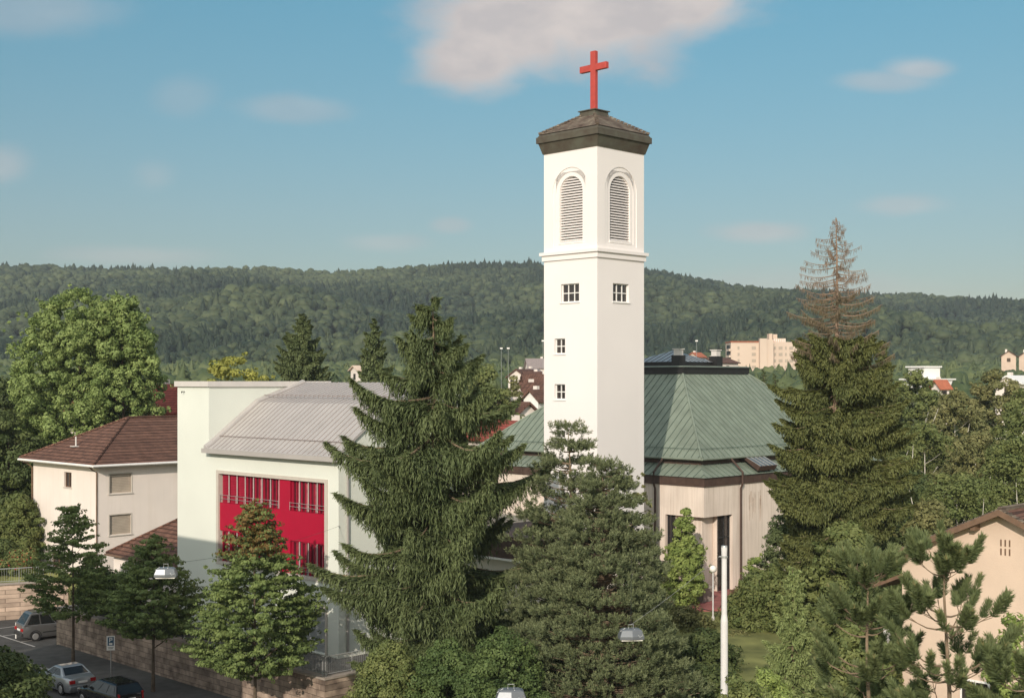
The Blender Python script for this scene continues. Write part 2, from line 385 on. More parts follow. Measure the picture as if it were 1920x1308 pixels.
# ---------------------------------------------------------------- terrain
SX, SY = -8.89, 67.0                   # near corner of the pale school block
fs = frame(SX, SY)
def uv_of(x, y): return ((y - SY) - (x - SX)) * R2, ((y - SY) + (x - SX)) * R2
def sstep(a, b, x):
    t = np.clip((x - a) / (b - a), 0, 1); return t * t * (3 - 2 * t)
def wob(x, y, s=1.0):
    return (np.sin(x * .031 * s + 1.3) * np.cos(y * .027 * s + .5) + .5 * np.sin(x * .067 * s + y * .041 * s) + .3 * np.sin(x * .13 * s - y * .11 * s + 2))
def ground(x, y):
    x = np.asarray(x, dtype=float); y = np.asarray(y, dtype=float)
    u = ((y - SY) - (x - SX)) * R2; v = ((y - SY) + (x - SX)) * R2
    terr = 2.3 + 0 * x
    garden = 2.2 * sstep(-7, 10, v)                     # slope on the right of the stone wall
    z = np.where(u < -3.5, garden, np.where(v > -3.15, terr, 0.0))
    z = np.where((u > 24.3), np.where(y > 91.3 + (x + 40) * .46, 2.4, 0.0), z)
    far = 7.0 * sstep(120, 480, y) + 9.0 * sstep(430, 760, y)
    return z + far + .5 * wob(x, y) * sstep(105, 180, y)
def gz(x, y): return float(ground(x, y))

us = sorted(set([-300, -200, -140, -100, -70, -50] + list(np.arange(-44, 36, 2.0)) + [-3.51, -3.5, 24.3, 24.31] + list(np.arange(36, 56, 1.0)) + [56.5, 66, 80, 96, 114, 135, 160, 190, 225, 260, 300, 350, 400, 460, 520, 600, 700, 800]))
vs_ = sorted(set([-300, -200, -140, -100, -70, -50] + list(np.arange(-44, 50, 2.0)) + [-3.16, -3.15] + [54, 60, 68, 78, 90, 104, 120, 140, 165, 190, 220, 260, 300, 350, 400, 460, 520, 600, 700, 800]))
UU, VV = np.meshgrid(us, vs_, indexing='ij')
GX = SX + (VV - UU) * R2; GY = SY + (UU + VV) * R2; GZ = ground(GX, GY)
nu, nv = UU.shape
idx = np.arange(nu * nv).reshape(nu, nv)
gf = np.stack([idx[:-1, :-1], idx[1:, :-1], idx[1:, 1:], idx[:-1, 1:]], -1).reshape(-1, 4)
g = npmesh('ground', np.stack([GX, GY, GZ], -1).reshape(-1, 3), gf, 'grass'); struct(g)

# wooded hills
RX = np.array([-1200, -587, -404, -282, -208, -122, -55, 24, 153, 208, 251, 300, 367, 453, 588, 1200], float)
RY = np.array([500, 499, 505, 506, 513, 505, 496, 494, 508, 524, 538, 545, 550, 554, 573, 600], float)
def ridge(x): return CAMZ + (HOR - np.interp(x, RX, RY)) / F * 1500 - 11
def hill(x, y):
    x = np.asarray(x, float); y = np.asarray(y, float)
    b = 15.0; s = np.clip((y - 640) / 860.0, 0, 1.6); r = ridge(x)
    base = b + (r - b) * np.where(s < 1, s ** 1.12, 1 - (s - 1) * .5)
    und = (14 * np.sin(x * .014 + y * .004 + .7) + 9 * np.sin(x * .031 - y * .008 + 2.1) + 7 * np.cos(y * .021 + x * .006)) * np.clip(s * (1 - s) ** 1.6 * 4, 0, 1)
    return base + und
hx = np.arange(-1500, 1501, 30.0); hy = np.arange(600, 2300, 25.0)
HX, HY = np.meshgrid(hx, hy, indexing='ij'); HZ = hill(HX, HY) - sstep(660, 600, HY) * 0 - 1.0
idx = np.arange(HX.size).reshape(HX.shape)
hf = np.stack([idx[:-1, :-1], idx[1:, :-1], idx[1:, 1:], idx[:-1, 1:]], -1).reshape(-1, 4)
h = npmesh('hills', np.stack([HX, HY, HZ], -1).reshape(-1, 3), hf, 'hill_ground', smooth=True); struct(h)

# street, pavement, kerb, parking lot (in the school's frame: v<-7 is the street)
def sheet(name, m, u0, u1, v0, v1, z, n=1):
    mb = MB(); mb.quad(fs(u0, v0, z), fs(u1, v0, z), fs(u1, v1, z), fs(u0, v1, z)); o = mb.build(name, m); struct(o); return o
sheet('road', 'asphalt', -60, 60, -17, -7.0, .004)
mb = MB(); mb.box(-60, 24.0, -7.0, -3.45, -.05, .12, fs); struct(mb.build('pavement', 'pavement'))
mb = MB(); mb.box(-60, 24.0, -7.16, -7.003, -.05, .125, fs); struct(mb.build('kerb', 'kerb'))
mb = MB(); mb.box(-60, 60, -20, -17.0, -.05, .12, fs); struct(mb.build('pavement', 'pavement'))
mb = MB(); mb.quad(fs(24.4, -6.99, .006), fs(60, -6.99, .006), fs(60, 12, .006), fs(24.4, 12, .006)); struct(mb.build('parking_lot', 'asphalt'))
mb = MB()
for (a, b, c, d) in ((26.9, 27.02, -4.5, 2.5), (29.6, 29.72, -4.5, 2.5), (24.9, 31.5, -4.62, -4.5), (32.3, 32.42, -4.5, 2.5)):
    mb.quad(fs(a, c, .011), fs(b, c, .011), fs(b, d, .011), fs(a, d, .011))
for k in range(6):
    mb.quad(fs(4 + 5.4 * k, -9.3, .011), fs(4.1 + 5.4 * k, -9.3, .011), fs(4.1 + 5.4 * k, -7.3, .011), fs(4 + 5.4 * k, -7.3, .011))
struct(mb.build('road_markings', 'paint'))
M['patch'] = mat('asphalt_patch', (.035, .035, .036), .92, .2, 2, bump=.3, bscale=25)
mb = MB()
for (a, b, c, d) in ((15.2, 18.9, -11.6, -10.2), (20.5, 21.3, -16.5, -7.3), (9.0, 10.6, -12.9, -11.4), (3.0, 3.6, -16.0, -9.0)): mb.poly([fs(a, c, .008), fs(b, c + .1, .008), fs(b - .1, d, .008), fs(a + .1, d - .05, .008)])
struct(mb.build('road_patches', 'patch'))
mb = MB(); c_ = fs(17.2, -9.6, .010); mb.poly([c_ + Vector((.32 * math.cos(k * .4488), .32 * math.sin(k * .4488), 0)) for k in range(14)]); o = mb.build('manhole_cover', 'dark_metal'); tagt(o, 'round iron manhole cover in the street beyond the silver saloon', 'manhole cover')
mb = MB(); mb.quad(fs(-3.0, -3.0, 2.304), fs(24, -3.0, 2.304), fs(24, -.02, 2.304), fs(-3.0, -.02, 2.304)); mb.quad(fs(-3.0, -.02, 2.304), fs(-.02, -.02, 2.304), fs(-.02, 14, 2.304), fs(-3.0, 14, 2.304))
struct(mb.build('terrace_paving', 'pavement'))

# ---------------------------------------------------------------- pale school building
def P0(fr): return fr(0, 0, 0)
t = thing('school_building', 'pale green-grey plastered block with crimson window panel and grey seamed metal roof', 'building', fs(7.8, 5, 2.3))
L = side_fn(fs, 'L'); Rr = side_fn(fs, 'R')
UL, TD = 15.7, 8.6
EA = 12.86; uT = 12.25; ZP = 16.2
PAN = (1.05, 11.28, 6.17, 11.30)       # crimson panel opening: u0,u1,z0,z1
GW1 = (1.10, 3.6, 2.35, 4.75); GW2 = (8.6, 11.0, 3.0, 4.55)
mb = MB()
holed_wall(mb, L, 0, UL, 2.25, EA - .25, [PAN, GW1, GW2], .30)
mb.quad(L(uT, 0, EA - .25), L(UL, 0, EA - .25), L(UL, 0, ZP), L(uT, 0, ZP))
mb.quad(L(0, 0, EA - .25), L(uT, 0, EA - .25), L(uT, 0, EA - .02), L(0, 0, EA - .02))
sec = [(0, EA - .02), (3.2, 15.25), (6.6, 16.35), (TD, 16.35)]
mb.poly([fs(0, 0, 2.25), fs(0, TD, 2.25)] + [fs(0, v, z - .06) for v, z in reversed(sec)])       # right gable wall
mb.poly([fs(uT, 0, 12.0), fs(uT, TD, 12.0), fs(uT, TD, ZP), fs(uT, 0, ZP)])                       # wall above the roof
mb.quad(fs(UL, 0, 2.25), fs(UL, TD, 2.25), fs(UL, TD, ZP), fs(UL, 0, ZP)); mb.quad(fs(0, TD, 2.25), fs(UL, TD, 2.25), fs(UL, TD, ZP), fs(0, TD, ZP))
mb.build('wall', 'school', t)
mb = MB(); mb.box(uT - .12, UL + .14, -.14, TD + .1, ZP, ZP + .32, fs); mb.build('parapet', 'coping', t)
# roof: a folded metal sheet with real thickness, and its seams, snow rails and gutter
prof = [(-.35, EA - .20), (0, EA + .02), (3.2, 15.28), (6.6, 16.45), (TD + .1, 16.45), (TD + .1, 16.30), (6.6, 16.30), (3.2, 15.12), (0, EA - .14), (-.35, EA - .36)]
mb = MB(); mb.prism(prof, lambda a, z, s: fs(s, a, z), -.12, uT - .006); roof = mb.build('roof', 'zinc', t)
mb = MB()
n = 27
for i in range(1, n):
    s = uT * i / n
    for (a0, z0), (a1, z1) in (((-.33, EA - .19), (0, EA + .02)), ((0, EA + .02), (3.2, 15.28)), ((3.2, 15.28), (6.6, 16.45))):
        mb.hexa([fs(s - .012, a0, z0 + .001), fs(s + .012, a0, z0 + .001), fs(s + .012, a1, z1 + .001), fs(s - .012, a1, z1 + .001),
                 fs(s - .012, a0, z0 + .03), fs(s + .012, a0, z0 + .03), fs(s + .012, a1, z1 + .03), fs(s - .012, a1, z1 + .03)])
mb.build('roof_seams', 'zinc_dark', roof)
mb = MB()
for (a, z) in ((.55, EA + .02 + .55 * .7), (3.75, 15.60)):
    mb.tube([fs(.1, a, z + .10), fs(uT - .1, a, z + .10)], .022, 6); 
    for i in range(n): s = .15 + (uT - .3) * i / n; mb.tube([fs(s, a, z - .05), fs(s, a, z + .1)], .015, 4)
mb.build('snow_rail', 'zinc_dark', roof)
mb = MB(); mb.box(-.16, uT - .01, -.52, -.36, EA - .46, EA - .20, fs); mb.box(-.16, uT - .01, -.36, -.02, EA - .46, EA - .38, fs); mb.build('gutter', 'zinc', t)
mb = MB(); sbox(mb, lambda s, d, z: fs(s, .8 + d, z), uT - 1.0, uT - .9, 0, .1, 0, 0); 
mb = MB()
for (a0, z0), (a1, z1) in (((-.35, EA - .19), (0, EA + .03)), ((0, EA + .03), (3.2, 15.29)), ((3.2, 15.29), (6.6, 16.46))):
    mb.hexa([fs(uT - .30, a0, z0), fs(uT - .01, a0, z0), fs(uT - .01, a1, z1), fs(uT - .30, a1, z1), fs(uT - .26, a0, z0 + .10), fs(uT - .01, a0, z0 + .16), fs(uT - .01, a1, z1 + .16), fs(uT - .26, a1, z1 + .10)])
mb.build('roof_flashing', 'zinc', roof)
# surround of the crimson panel
mb = MB(); a, b, c, d = PAN
sbox(mb, L, a - .14, a + .10, -.28, .05, c - .12, d + .13); sbox(mb, L, b - .10, b + .14, -.28, .05, c - .12, d + .13)
sbox(mb, L, a + .10, b - .10, -.28, .05, d - .06, d + .13); sbox(mb, L, a + .10, b - .10, -.28, .05, c - .12, c + .06)
mb.build('window_surround', 'frame_beige', t)
mb = MB(); mb.quad(L(a + .1, -.27, c + .06), L(b - .1, -.27, c + .06), L(b - .1, -.27, d - .06), L(a + .1, -.27, d - .06))
sbox(mb, L, a + .1, b - .1, -.26, -.06, 8.0, 9.58)
pi0, pi1 = 4.35, 5.35                                  # solid pier between the two banks of windows
sbox(mb, L, pi0, pi1, -.26, -.08, 9.581, d - .06); sbox(mb, L, pi0, pi1, -.26, -.08, c + .06, 7.999)
panel = mb.build('crimson_panel', 'red', t)
def school_bank(z0, z1, u0, u1, n, closed):
    w = (u1 - u0) / n
    for i in range(n):
        s0 = u0 + i * w
        if i in closed:
            mb = MB(); mb.quad(L(s0 + .04, -.255, z0), L(s0 + w - .04, -.255, z0), L(s0 + w - .04, -.255, z1), L(s0 + .04, -.255, z1))
            k = int((z1 - z0) / .09)
            for j in range(k):
                z = z0 + (z1 - z0) * j / k; sbox(mb, L, s0 + .04, s0 + w - .04, -.25, -.19 + .0, z, z + .055)
            mb.build('shutter', 'red_shutter', t)
        else:
            mb = MB(); mb.quad(L(s0 + .05, -.25, z0), L(s0 + w - .05, -.25, z0), L(s0 + w - .05, -.25, z1), L(s0 + .05, -.25, z1))
            wd = mb.build('window', 'red_glass', t)
            cm = MB(); x0 = s0 + w * random.uniform(.12, .4); x1 = x0 + w * random.uniform(.12, .4)
            cm.quad(L(x0, -.243, z0 + .05), L(x1, -.243, z0 + .05), L(x1, -.243, z1), L(x0, -.243, z1)); cm.build('curtain', 'curtain', wd)
            fm = MB(); 
            sbox(fm, L, s0 + .05, s0 + .11, -.24, -.17, z0, z1); sbox(fm, L, s0 + w - .11, s0 + w - .05, -.24, -.17, z0, z1)
            sbox(fm, L, s0 + w * .45, s0 + w * .5, -.238, -.18, z0, z1); sbox(fm, L, s0 + .11, s0 + w - .11, -.24, -.17, z1 - .06, z1); fm.build('frame', 'red_shutter', wd)
        fin = MB(); sbox(fin, L, s0 - .012, s0 + .012, -.14, -.09, z0 + .02, z1); fin.build('mullion', 'coping', t)
    rl = MB()
    for dz in (.22, .42): rl.tube([L(u0 - .02, -.03, z0 + dz), L(u1 + .02, -.03, z0 + dz)], .014, 5)
    for i in range(n + 1): s = u0 + i * w; rl.tube([L(s, -.03, z0 + .02), L(s, -.03, z0 + .46)], .012, 5)
    rl.build('window_rail', 'steel', t)
for (z0, z1) in ((9.60, d - .065), (c + .065, 7.98)):
    up = z0 > 9
    school_bank(z0, z1, a + .14, pi0 - .04, 4, ())
    school_bank(z0, z1, pi1 + .04, b - .14, 7, (4, 5, 6) if up else ())
for nm, (a_, b_, c_, d_) in (('a', GW1), ('b', GW2)):
    mb = MB(); sbox(mb, L, a_ - .16, a_, -.1, .05, c_ - .05, d_ + .16); sbox(mb, L, b_, b_ + .16, -.1, .05, c_ - .05, d_ + .16); sbox(mb, L, a_, b_, -.1, .05, d_, d_ + .16)
    mb.quad(L(a_, -.29, c_), L(b_, -.29, c_), L(b_, -.29, d_), L(a_, -.29, d_)); w = mb.build('window', 'frame_beige', t)
    mb = MB(); mb.quad(L(a_, -.2, c_), L(b_, -.2, c_), L(b_, -.2, d_), L(a_, -.2, d_))
    k = int((d_ - c_) / .12)
    for j in range(k): z = c_ + (d_ - c_) * j / k; sbox(mb, L, a_ + .01, b_ - .01, -.2, -.165, z, z + .10)
    mb.build('roller_blind', 'roller_grey', w)
mb = MB(); mb.tube([L(14.9, .01, 15.9), L(14.9, .22, 15.9)], .03, 6); mb.tube([L(14.9, .2, 15.9), L(14.9, .2, 15.82)], .03, 6); mb.build('vent_spout', 'dark_metal', t)
mb = MB(); mb.box(-.02 - .09, -.02, .5, .6, 2.5, EA - .4, fs); mb.build('downpipe', 'zinc', t)
mb = MB(); mb.tube([L(.0, .0, 9.1), L(-.1, .1, 9.1)], .03, 6); mb.build('wall_hook', 'steel', t)

# ---------------------------------------------------------------- church tower
ft = frame(5.22, 80.0)
TS = 4.5
tw = thing('church_tower', 'tall square white bell tower with dark cornice and arched louvred openings', 'tower', ft(TS / 2, TS / 2, 2.3))
def arch_pts(c, hw, zs, n=16):   # half circle from right to left
    return [(c + hw * math.cos(math.pi * i / n), zs + hw * math.sin(math.pi * i / n)) for i in range(n + 1)]
AC, AHW, ALO, ASP = TS / 2, .97, 25.25, 28.35     # louvre opening
OHW, OLO = 1.52, 24.95                            # shallow outer recess
wins = {'L': [(1.50, 3.02, 21.45, 22.6)] + [(2.68, 3.58, z - .48, z + .48) for z in (18.72, 15.85, 12.97)], 'R': [(1.48, 3.02, 21.45, 22.6)]}
mb = MB()
for sd in ('L', 'R'):
    sf = side_fn(ft, sd)
    holed_wall(mb, sf, 0, TS, 2.2, 24.1, wins[sd], .2)
    ztop = 31.2; top = ASP + OHW
    mb.quad(sf(0, 0, 24.1), sf(TS, 0, 24.1), sf(TS, 0, OLO), sf(0, 0, OLO)); mb.quad(sf(0, 0, top), sf(TS, 0, top), sf(TS, 0, ztop), sf(0, 0, ztop))
    mb.quad(sf(0, 0, OLO), sf(AC - OHW, 0, OLO), sf(AC - OHW, 0, top), sf(0, 0, top)); mb.quad(sf(AC + OHW, 0, OLO), sf(TS, 0, OLO), sf(TS, 0, top), sf(AC + OHW, 0, top))
    def ring(hw, lo, d, H, LOx, TOP, dd):
        """plate at depth -d from the arch of half-width hw out to the box H, and the reveal going in by dd"""
        ap = arch_pts(AC, hw, ASP)
        for i in range(len(ap) - 1):
            (x0, z0), (x1, z1) = ap[i], ap[i + 1]
            mb.quad(sf(x0, -d, z0), sf(x1, -d, z1), sf(x1, -d, TOP), sf(x0, -d, TOP))
            mb.quad(sf(x0, -d, z0), sf(x1, -d, z1), sf(x1, -d - dd, z1), sf(x0, -d - dd, z0))
        for sg in (-1, 1): mb.quad(sf(AC + sg * hw, -d, lo), sf(AC + sg * hw, -d, ASP), sf(AC + sg * hw, -d - dd, ASP), sf(AC + sg * hw, -d - dd, lo))
        mb.quad(sf(AC - hw, -d, lo), sf(AC + hw, -d, lo), sf(AC + hw, -d - dd, lo), sf(AC - hw, -d - dd, lo))
    ring(OHW, OLO, 0, OHW, OLO, top, .045)
    # plate in the recess, with the louvre opening cut out
    ring(AHW + .28, ALO - .12, .045, OHW, OLO, ASP + AHW + .28, .035)
    o2 = arch_pts(AC, OHW, ASP); i2 = arch_pts(AC, AHW + .28, ASP)
    for i in range(len(o2) - 1): mb.quad(sf(*[o2[i][0], -.045, o2[i][1]]), sf(o2[i + 1][0], -.045, o2[i + 1][1]), sf(i2[i + 1][0], -.045, i2[i + 1][1]), sf(i2[i][0], -.045, i2[i][1]))
    for sg in (-1, 1): mb.quad(sf(AC + sg * OHW, -.045, OLO), sf(AC + sg * (AHW + .28), -.045, OLO), sf(AC + sg * (AHW + .28), -.045, ASP), sf(AC + sg * OHW, -.045, ASP))
    mb.quad(sf(AC - AHW - .28, -.045, OLO), sf(AC + AHW + .28, -.045, OLO), sf(AC + AHW + .28, -.045, ALO - .12), sf(AC - AHW - .28, -.045, ALO - .12))
    o2 = i2; i2 = arch_pts(AC, AHW, ASP)
    for i in range(len(o2) - 1):
        mb.quad(sf(o2[i][0], -.08, o2[i][1]), sf(o2[i + 1][0], -.08, o2[i + 1][1]), sf(i2[i + 1][0], -.08, i2[i + 1][1]), sf(i2[i][0], -.08, i2[i][1]))
        mb.quad(sf(i2[i][0], -.08, i2[i][1]), sf(i2[i + 1][0], -.08, i2[i + 1][1]), sf(i2[i + 1][0], -.5, i2[i + 1][1]), sf(i2[i][0], -.5, i2[i][1]))
    for sg in (-1, 1):
        mb.quad(sf(AC + sg * (AHW + .28), -.08, ALO - .12), sf(AC + sg * AHW, -.08, ALO - .12), sf(AC + sg * AHW, -.08, ASP), sf(AC + sg * (AHW + .28), -.08, ASP))
        mb.quad(sf(AC + sg * AHW, -.08, ALO - .12), sf(AC + sg * AHW, -.08, ASP), sf(AC + sg * AHW, -.5, ASP), sf(AC + sg * AHW, -.5, ALO - .12))
mb.quad(ft(TS, 0, 2.2), ft(TS, TS, 2.2), ft(TS, TS, 31.2), ft(TS, 0, 31.2)); mb.quad(ft(0, TS, 2.2), ft(TS, TS, 2.2), ft(TS, TS, 31.2), ft(0, TS, 31.2))
mb.build('wall', 'white', tw)
for sd in ('L', 'R'):
    sf = side_fn(ft, sd)
    mb = MB(); n = 24
    for j in range(n + 1):
        z = ALO + .04 + (ASP + AHW - .1 - ALO) * j / n
        hw = AHW if z < ASP else math.sqrt(max(0, AHW ** 2 - (z - ASP) ** 2))
        if hw < .15: continue
        mb.add([sf(AC - hw, -.16, z), sf(AC + hw, -.16, z), sf(AC + hw, -.30, z + .10), sf(AC - hw, -.30, z + .10),
                sf(AC - hw, -.16, z + .03), sf(AC + hw, -.16, z + .03), sf(AC + hw, -.30, z + .125), sf(AC - hw, -.30, z + .125)],
               [(3, 2, 1, 0), (4, 5, 6, 7), (0, 1, 5, 4), (1, 2, 6, 5), (2, 3, 7, 6), (3, 0, 4, 7)])
    sbox(mb, sf, AC - AHW - .06, AC + AHW + .06, -.13, -.02, ALO - .14, ALO)
    lv = mb.build('louvre', 'white', tw)
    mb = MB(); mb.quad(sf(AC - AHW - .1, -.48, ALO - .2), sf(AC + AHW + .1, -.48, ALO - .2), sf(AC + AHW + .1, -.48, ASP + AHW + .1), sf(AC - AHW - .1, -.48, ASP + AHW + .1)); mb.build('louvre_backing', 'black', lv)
    for i, (a, b, c, d) in enumerate(wins[sd]): window(tw, sf, a, b, c, d, .2, 3 if b - a > 1.2 else 2, 2, .06, .055)
    # fine moulding line of the outer arch
mb = MB()
mb.box(-.22, TS + .22, -.22, TS + .22, 24.46, 24.66, ft); mb.box(-.10, TS + .10, -.10, TS + .10, 24.12, 24.458, ft); mb.build('string_course', 'white', tw)
def ringhex(mb, fr, i0, z0, i1, z1):   # frustum of square with outset i
    mb.hexa([fr(-i0, -i0, z0), fr(TS + i0, -i0, z0), fr(TS + i0, TS + i0, z0), fr(-i0, TS + i0, z0), fr(-i1, -i1, z1), fr(TS + i1, -i1, z1), fr(TS + i1, TS + i1, z1), fr(-i1, TS + i1, z1)])
mb = MB(); ringhex(mb, ft, .06, 30.92, .10, 31.05); ringhex(mb, ft, .10, 31.052, .26, 31.60); ringhex(mb, ft, .36, 31.602, .36, 31.98); ringhex(mb, ft, .32, 31.982, .22, 32.13)
mb.build('cornice', 'dark_copper', tw)
mb = MB()
def pyr(mb, i0, z0, i1, z1): ringhex(mb, ft, i0, z0, i1, z1)
rn = 9
for k in range(rn):      # stepped courses of tiles
    f0 = k / rn; f1 = (k + 1) / rn
    i0 = .20 + (-1.75 - .20) * f0; i1 = .20 + (-1.75 - .20) * f1
    z0 = 32.17 + 1.22 * f0; z1 = 32.17 + 1.22 * f1
    pyr(mb, i0 + .03, z0 + .001, i1 + .03, z1)
rf = mb.build('roof', 'tile_moss', tw)
mb = MB()
for (a, b) in ((0, 0), (1, 0), (0, 1), (1, 1)):
    e = .24; p0 = ft(-e if a == 0 else TS + e, -e if b == 0 else TS + e, 32.22); q = 1.75; p1 = ft(q if a == 0 else TS - q, q if b == 0 else TS - q, 33.42)
    n = 12
    for k in range(n): mb.tube([p0.lerp(p1, k / n), p0.lerp(p1, (k + .92) / n)], [.11, .085], 7)
mb.build('hip_tiles', 'tile_moss', rf)
mb = MB(); ringhex(mb, ft, -1.58, 33.30, -1.62, 33.62); ringhex(mb, ft, -1.52, 33.621, -1.52, 33.68); ringhex(mb, ft, -1.95, 33.681, -2.02, 33.82); mb.build('roof_cap', 'dark_copper', tw)
cr = thing('cross', 'bright red cross standing on the peak of the tower roof', 'cross', ft(TS / 2, TS / 2, 33.82))
mb = MB(); cc = TS / 2; w, tt, ln = .21, .13, 1.12
mb.box(cc - w, cc + w, cc - tt, cc + tt, 33.825, 37.50, ft); mb.box(cc - ln, cc - w - .001, cc - tt, cc + tt, 36.25, 36.66, ft); mb.box(cc + w + .001, cc + ln, cc - tt, cc + tt, 36.25, 36.66, ft)
o = mb.build('cross_arms', 'cross', cr)
bv = o.modifiers.new('bevel', 'BEVEL'); bv.width = .012; bv.segments = 2

# ---------------------------------------------------------------- church hall with green copper roof
fh = frame(12.75, 86.8); N = 23.6
hl = thing('church_hall', 'ribbed concrete church hall under a big green copper roof with flat dark top', 'building', fh(N / 2, N / 2, 2.2))
mb = MB(); ZF0, ZF1 = 9.5, 10.1; UC = 3.25; ZU = 7.46
for sd in ('L', 'R'):
    sf = side_fn(fh, sd)
    mb.quad(sf(0, 0, ZU), sf(N, 0, ZU), sf(N, 0, ZF0 + .02), sf(0, 0, ZF0 + .02)); mb.quad(sf(UC, 0, 2.0), sf(N - UC, 0, 2.0), sf(N - UC, 0, ZU), sf(UC, 0, ZU))
    mb.quad(sf(UC, 0, 2.0), sf(UC, 0, ZU), sf(UC, -1.6, ZU), sf(UC, -1.6, 2.0)); mb.quad(sf(N - UC, 0, 2.0), sf(N - UC, 0, ZU), sf(N - UC, -1.6, ZU), sf(N - UC, -1.6, 2.0))
mb.poly([fh(0, 0, ZU), fh(UC, 0, ZU), fh(UC, 1.6, ZU), fh(1.6, 1.6, ZU), fh(1.6, UC, ZU), fh(0, UC, ZU)])
for (u, v) in ((1, 0), (0, 1)):   # soffits of the far corners
    q = [(N, 0), (N - UC, 0), (N - UC, 1.6), (N, 1.6)]
    mb.poly([fh(a, b, ZU) if u else fh(b, a, ZU) for a, b in q])
I = .65
mb.quad(fh(I, I, 2), fh(2.6, I, 2), fh(2.6, I, ZU), fh(I, I, ZU)); mb.quad(fh(I, I, 2), fh(I, 1.9, 2), fh(I, 1.9, ZU), fh(I, I, ZU))
mb.quad(fh(I, 1.9, 2), fh(.25, 1.9, 2), fh(.25, 1.9, ZU), fh(I, 1.9, ZU)); mb.quad(fh(2.6, I, 2), fh(2.6, .25, 2), fh(2.6, .25, ZU), fh(2.6, I, ZU))
mb.quad(fh(N, 0, ZU), fh(N, N, ZU), fh(N, N, ZF0), fh(N, 0, ZF0)); mb.quad(fh(0, N, ZU), fh(N, N, ZU), fh(N, N, ZF0), fh(0, N, ZF0))
mb.quad(fh(N - UC, 1.6, 2), fh(N, 1.6, 2), fh(N, 1.6, ZU), fh(N - UC, 1.6, ZU)); mb.quad(fh(1.6, N - UC, 2), fh(1.6, N, 2), fh(1.6, N, ZU), fh(1.6, N - UC, ZU))
mb.build('wall', 'concrete', hl)
for sw in (0, 1):
    F2 = (lambda a, b, z: fh(a, b, z)) if sw == 0 else (lambda a, b, z: fh(b, a, z))
    s0 = 1.9 if sw else 2.6; dg = .34
    mb = MB(); mb.quad(F2(s0, dg, 2), F2(UC, dg, 2), F2(UC, dg, ZU), F2(s0, dg, ZU)); w = mb.build('glazed_door' if sw else 'window', 'glass', hl)
    mb = MB()
    for x in (s0, (s0 + UC) / 2 - .03, UC - .06): mb.hexa([F2(x, dg - .09, 2.2), F2(x + .06, dg - .09, 2.2), F2(x + .06, dg - .02, 2.2), F2(x, dg - .02, 2.2), F2(x, dg - .09, ZU), F2(x + .06, dg - .09, ZU), F2(x + .06, dg - .02, ZU), F2(x, dg - .02, ZU)])
    for z in (4.4, 5.9): mb.hexa([F2(s0 + .06, dg - .085, z), F2(UC - .06, dg - .085, z), F2(UC - .06, dg - .03, z), F2(s0 + .06, dg - .03, z), F2(s0 + .06, dg - .085, z + .07), F2(UC - .06, dg - .085, z + .07), F2(UC - .06, dg - .03, z + .07), F2(s0 + .06, dg - .03, z + .07)])
    mb.build('frame', 'dark_metal', w)
M['rust'] = mat('rust_runs', (.42, .30, .22), .95, .3, 2)
mb = MB(); r_ = random.Random(4)
for k in range(16):
    v = 5.1 + r_.uniform(0, 1.6); z1 = 9.0 - r_.uniform(0, .8); z0 = z1 - r_.uniform(.5, 1.9); w_ = r_.uniform(.012, .035)
    mb.quad(fh(-.004, v, z0), fh(-.004, v + w_, z0), fh(-.004, v + w_ * 1.3, z1), fh(-.004, v - w_ * .3, z1))
mb.build('rust_marks', 'rust', hl)
e = .10
mb = MB(); mb.box(-e, N + e, -e, -.003, ZF0, ZF1, fh); mb.box(-e, -.003, 0, N + e, ZF0, ZF1, fh); mb.box(N + .003, N + e, 0, N + e, ZF0, ZF1, fh); mb.box(0, N, N + .003, N + e, ZF0, ZF1, fh)
for s in np.arange(.7, N, .7):
    mb.box(s, s + .02, -e - .015, -e, ZF0, ZF1, fh); mb.box(-e - .015, -e, s, s + .02, ZF0, ZF1, fh)
mb.build('fascia', 'brown_fascia', hl)
def frus(mb, a0, z0, a1, z1):     # square frustum of the hall, insets a0 -> a1
    mb.hexa([fh(a0, a0, z0), fh(N - a0, a0, z0), fh(N - a0, N - a0, z0), fh(a0, N - a0, z0), fh(a1, a1, z1), fh(N - a1, a1, z1), fh(N - a1, N - a1, z1), fh(a1, N - a1, z1)])
mb = MB(); frus(mb, -.22, ZF1 + .001, 1.15, 10.85); lower = mb.build('lower_roof', 'copper', hl)
mb = MB(); frus(mb, 1.15, 10.851, 1.15, 11.18); mb.build('wall_band', 'brown_fascia', hl)
UI, TI, UZ, TZ = .80, 7.65, 11.30, 17.10
mb = MB(); frus(mb, UI - .02, 11.181, UI - .02, 11.30); frus(mb, UI, 11.301, TI, TZ); upper = mb.build('upper_roof', 'copper', hl)
def seams(mb, a0, z0, a1, z1, step, off=.0, hgt=.05):
    """standing seams running straight up the slope on the two faces in view; stop at the hips"""
    L0 = N
    s = a0 + step * .5
    while s < N - a0:
        f = 1.0
        if s < a1: f = (s - a0) / (a1 - a0)
        elif s > N - a1: f = (N - a0 - s) / (a1 - a0)
        if f > .04:
            e = a0 + (a1 - a0) * f; z = z0 + (z1 - z0) * f
            for sw in (0, 1):
                F2 = (lambda a, b, z_: fh(a, b, z_)) if sw == 0 else (lambda a, b, z_: fh(b, a, z_))
                w = .014
                mb.hexa([F2(s - w, a0, z0 + .001), F2(s + w, a0, z0 + .001), F2(s + w, e, z + .001), F2(s - w, e, z + .001), F2(s - w, a0 - .02, z0 + hgt), F2(s + w, a0 - .02, z0 + hgt), F2(s + w, e - .02, z + hgt), F2(s - w, e - .02, z + hgt)])
        s += step
mb = MB(); seams(mb, UI, UZ, TI, TZ, .60); mb.build('roof_seams', 'copper_seam', upper)
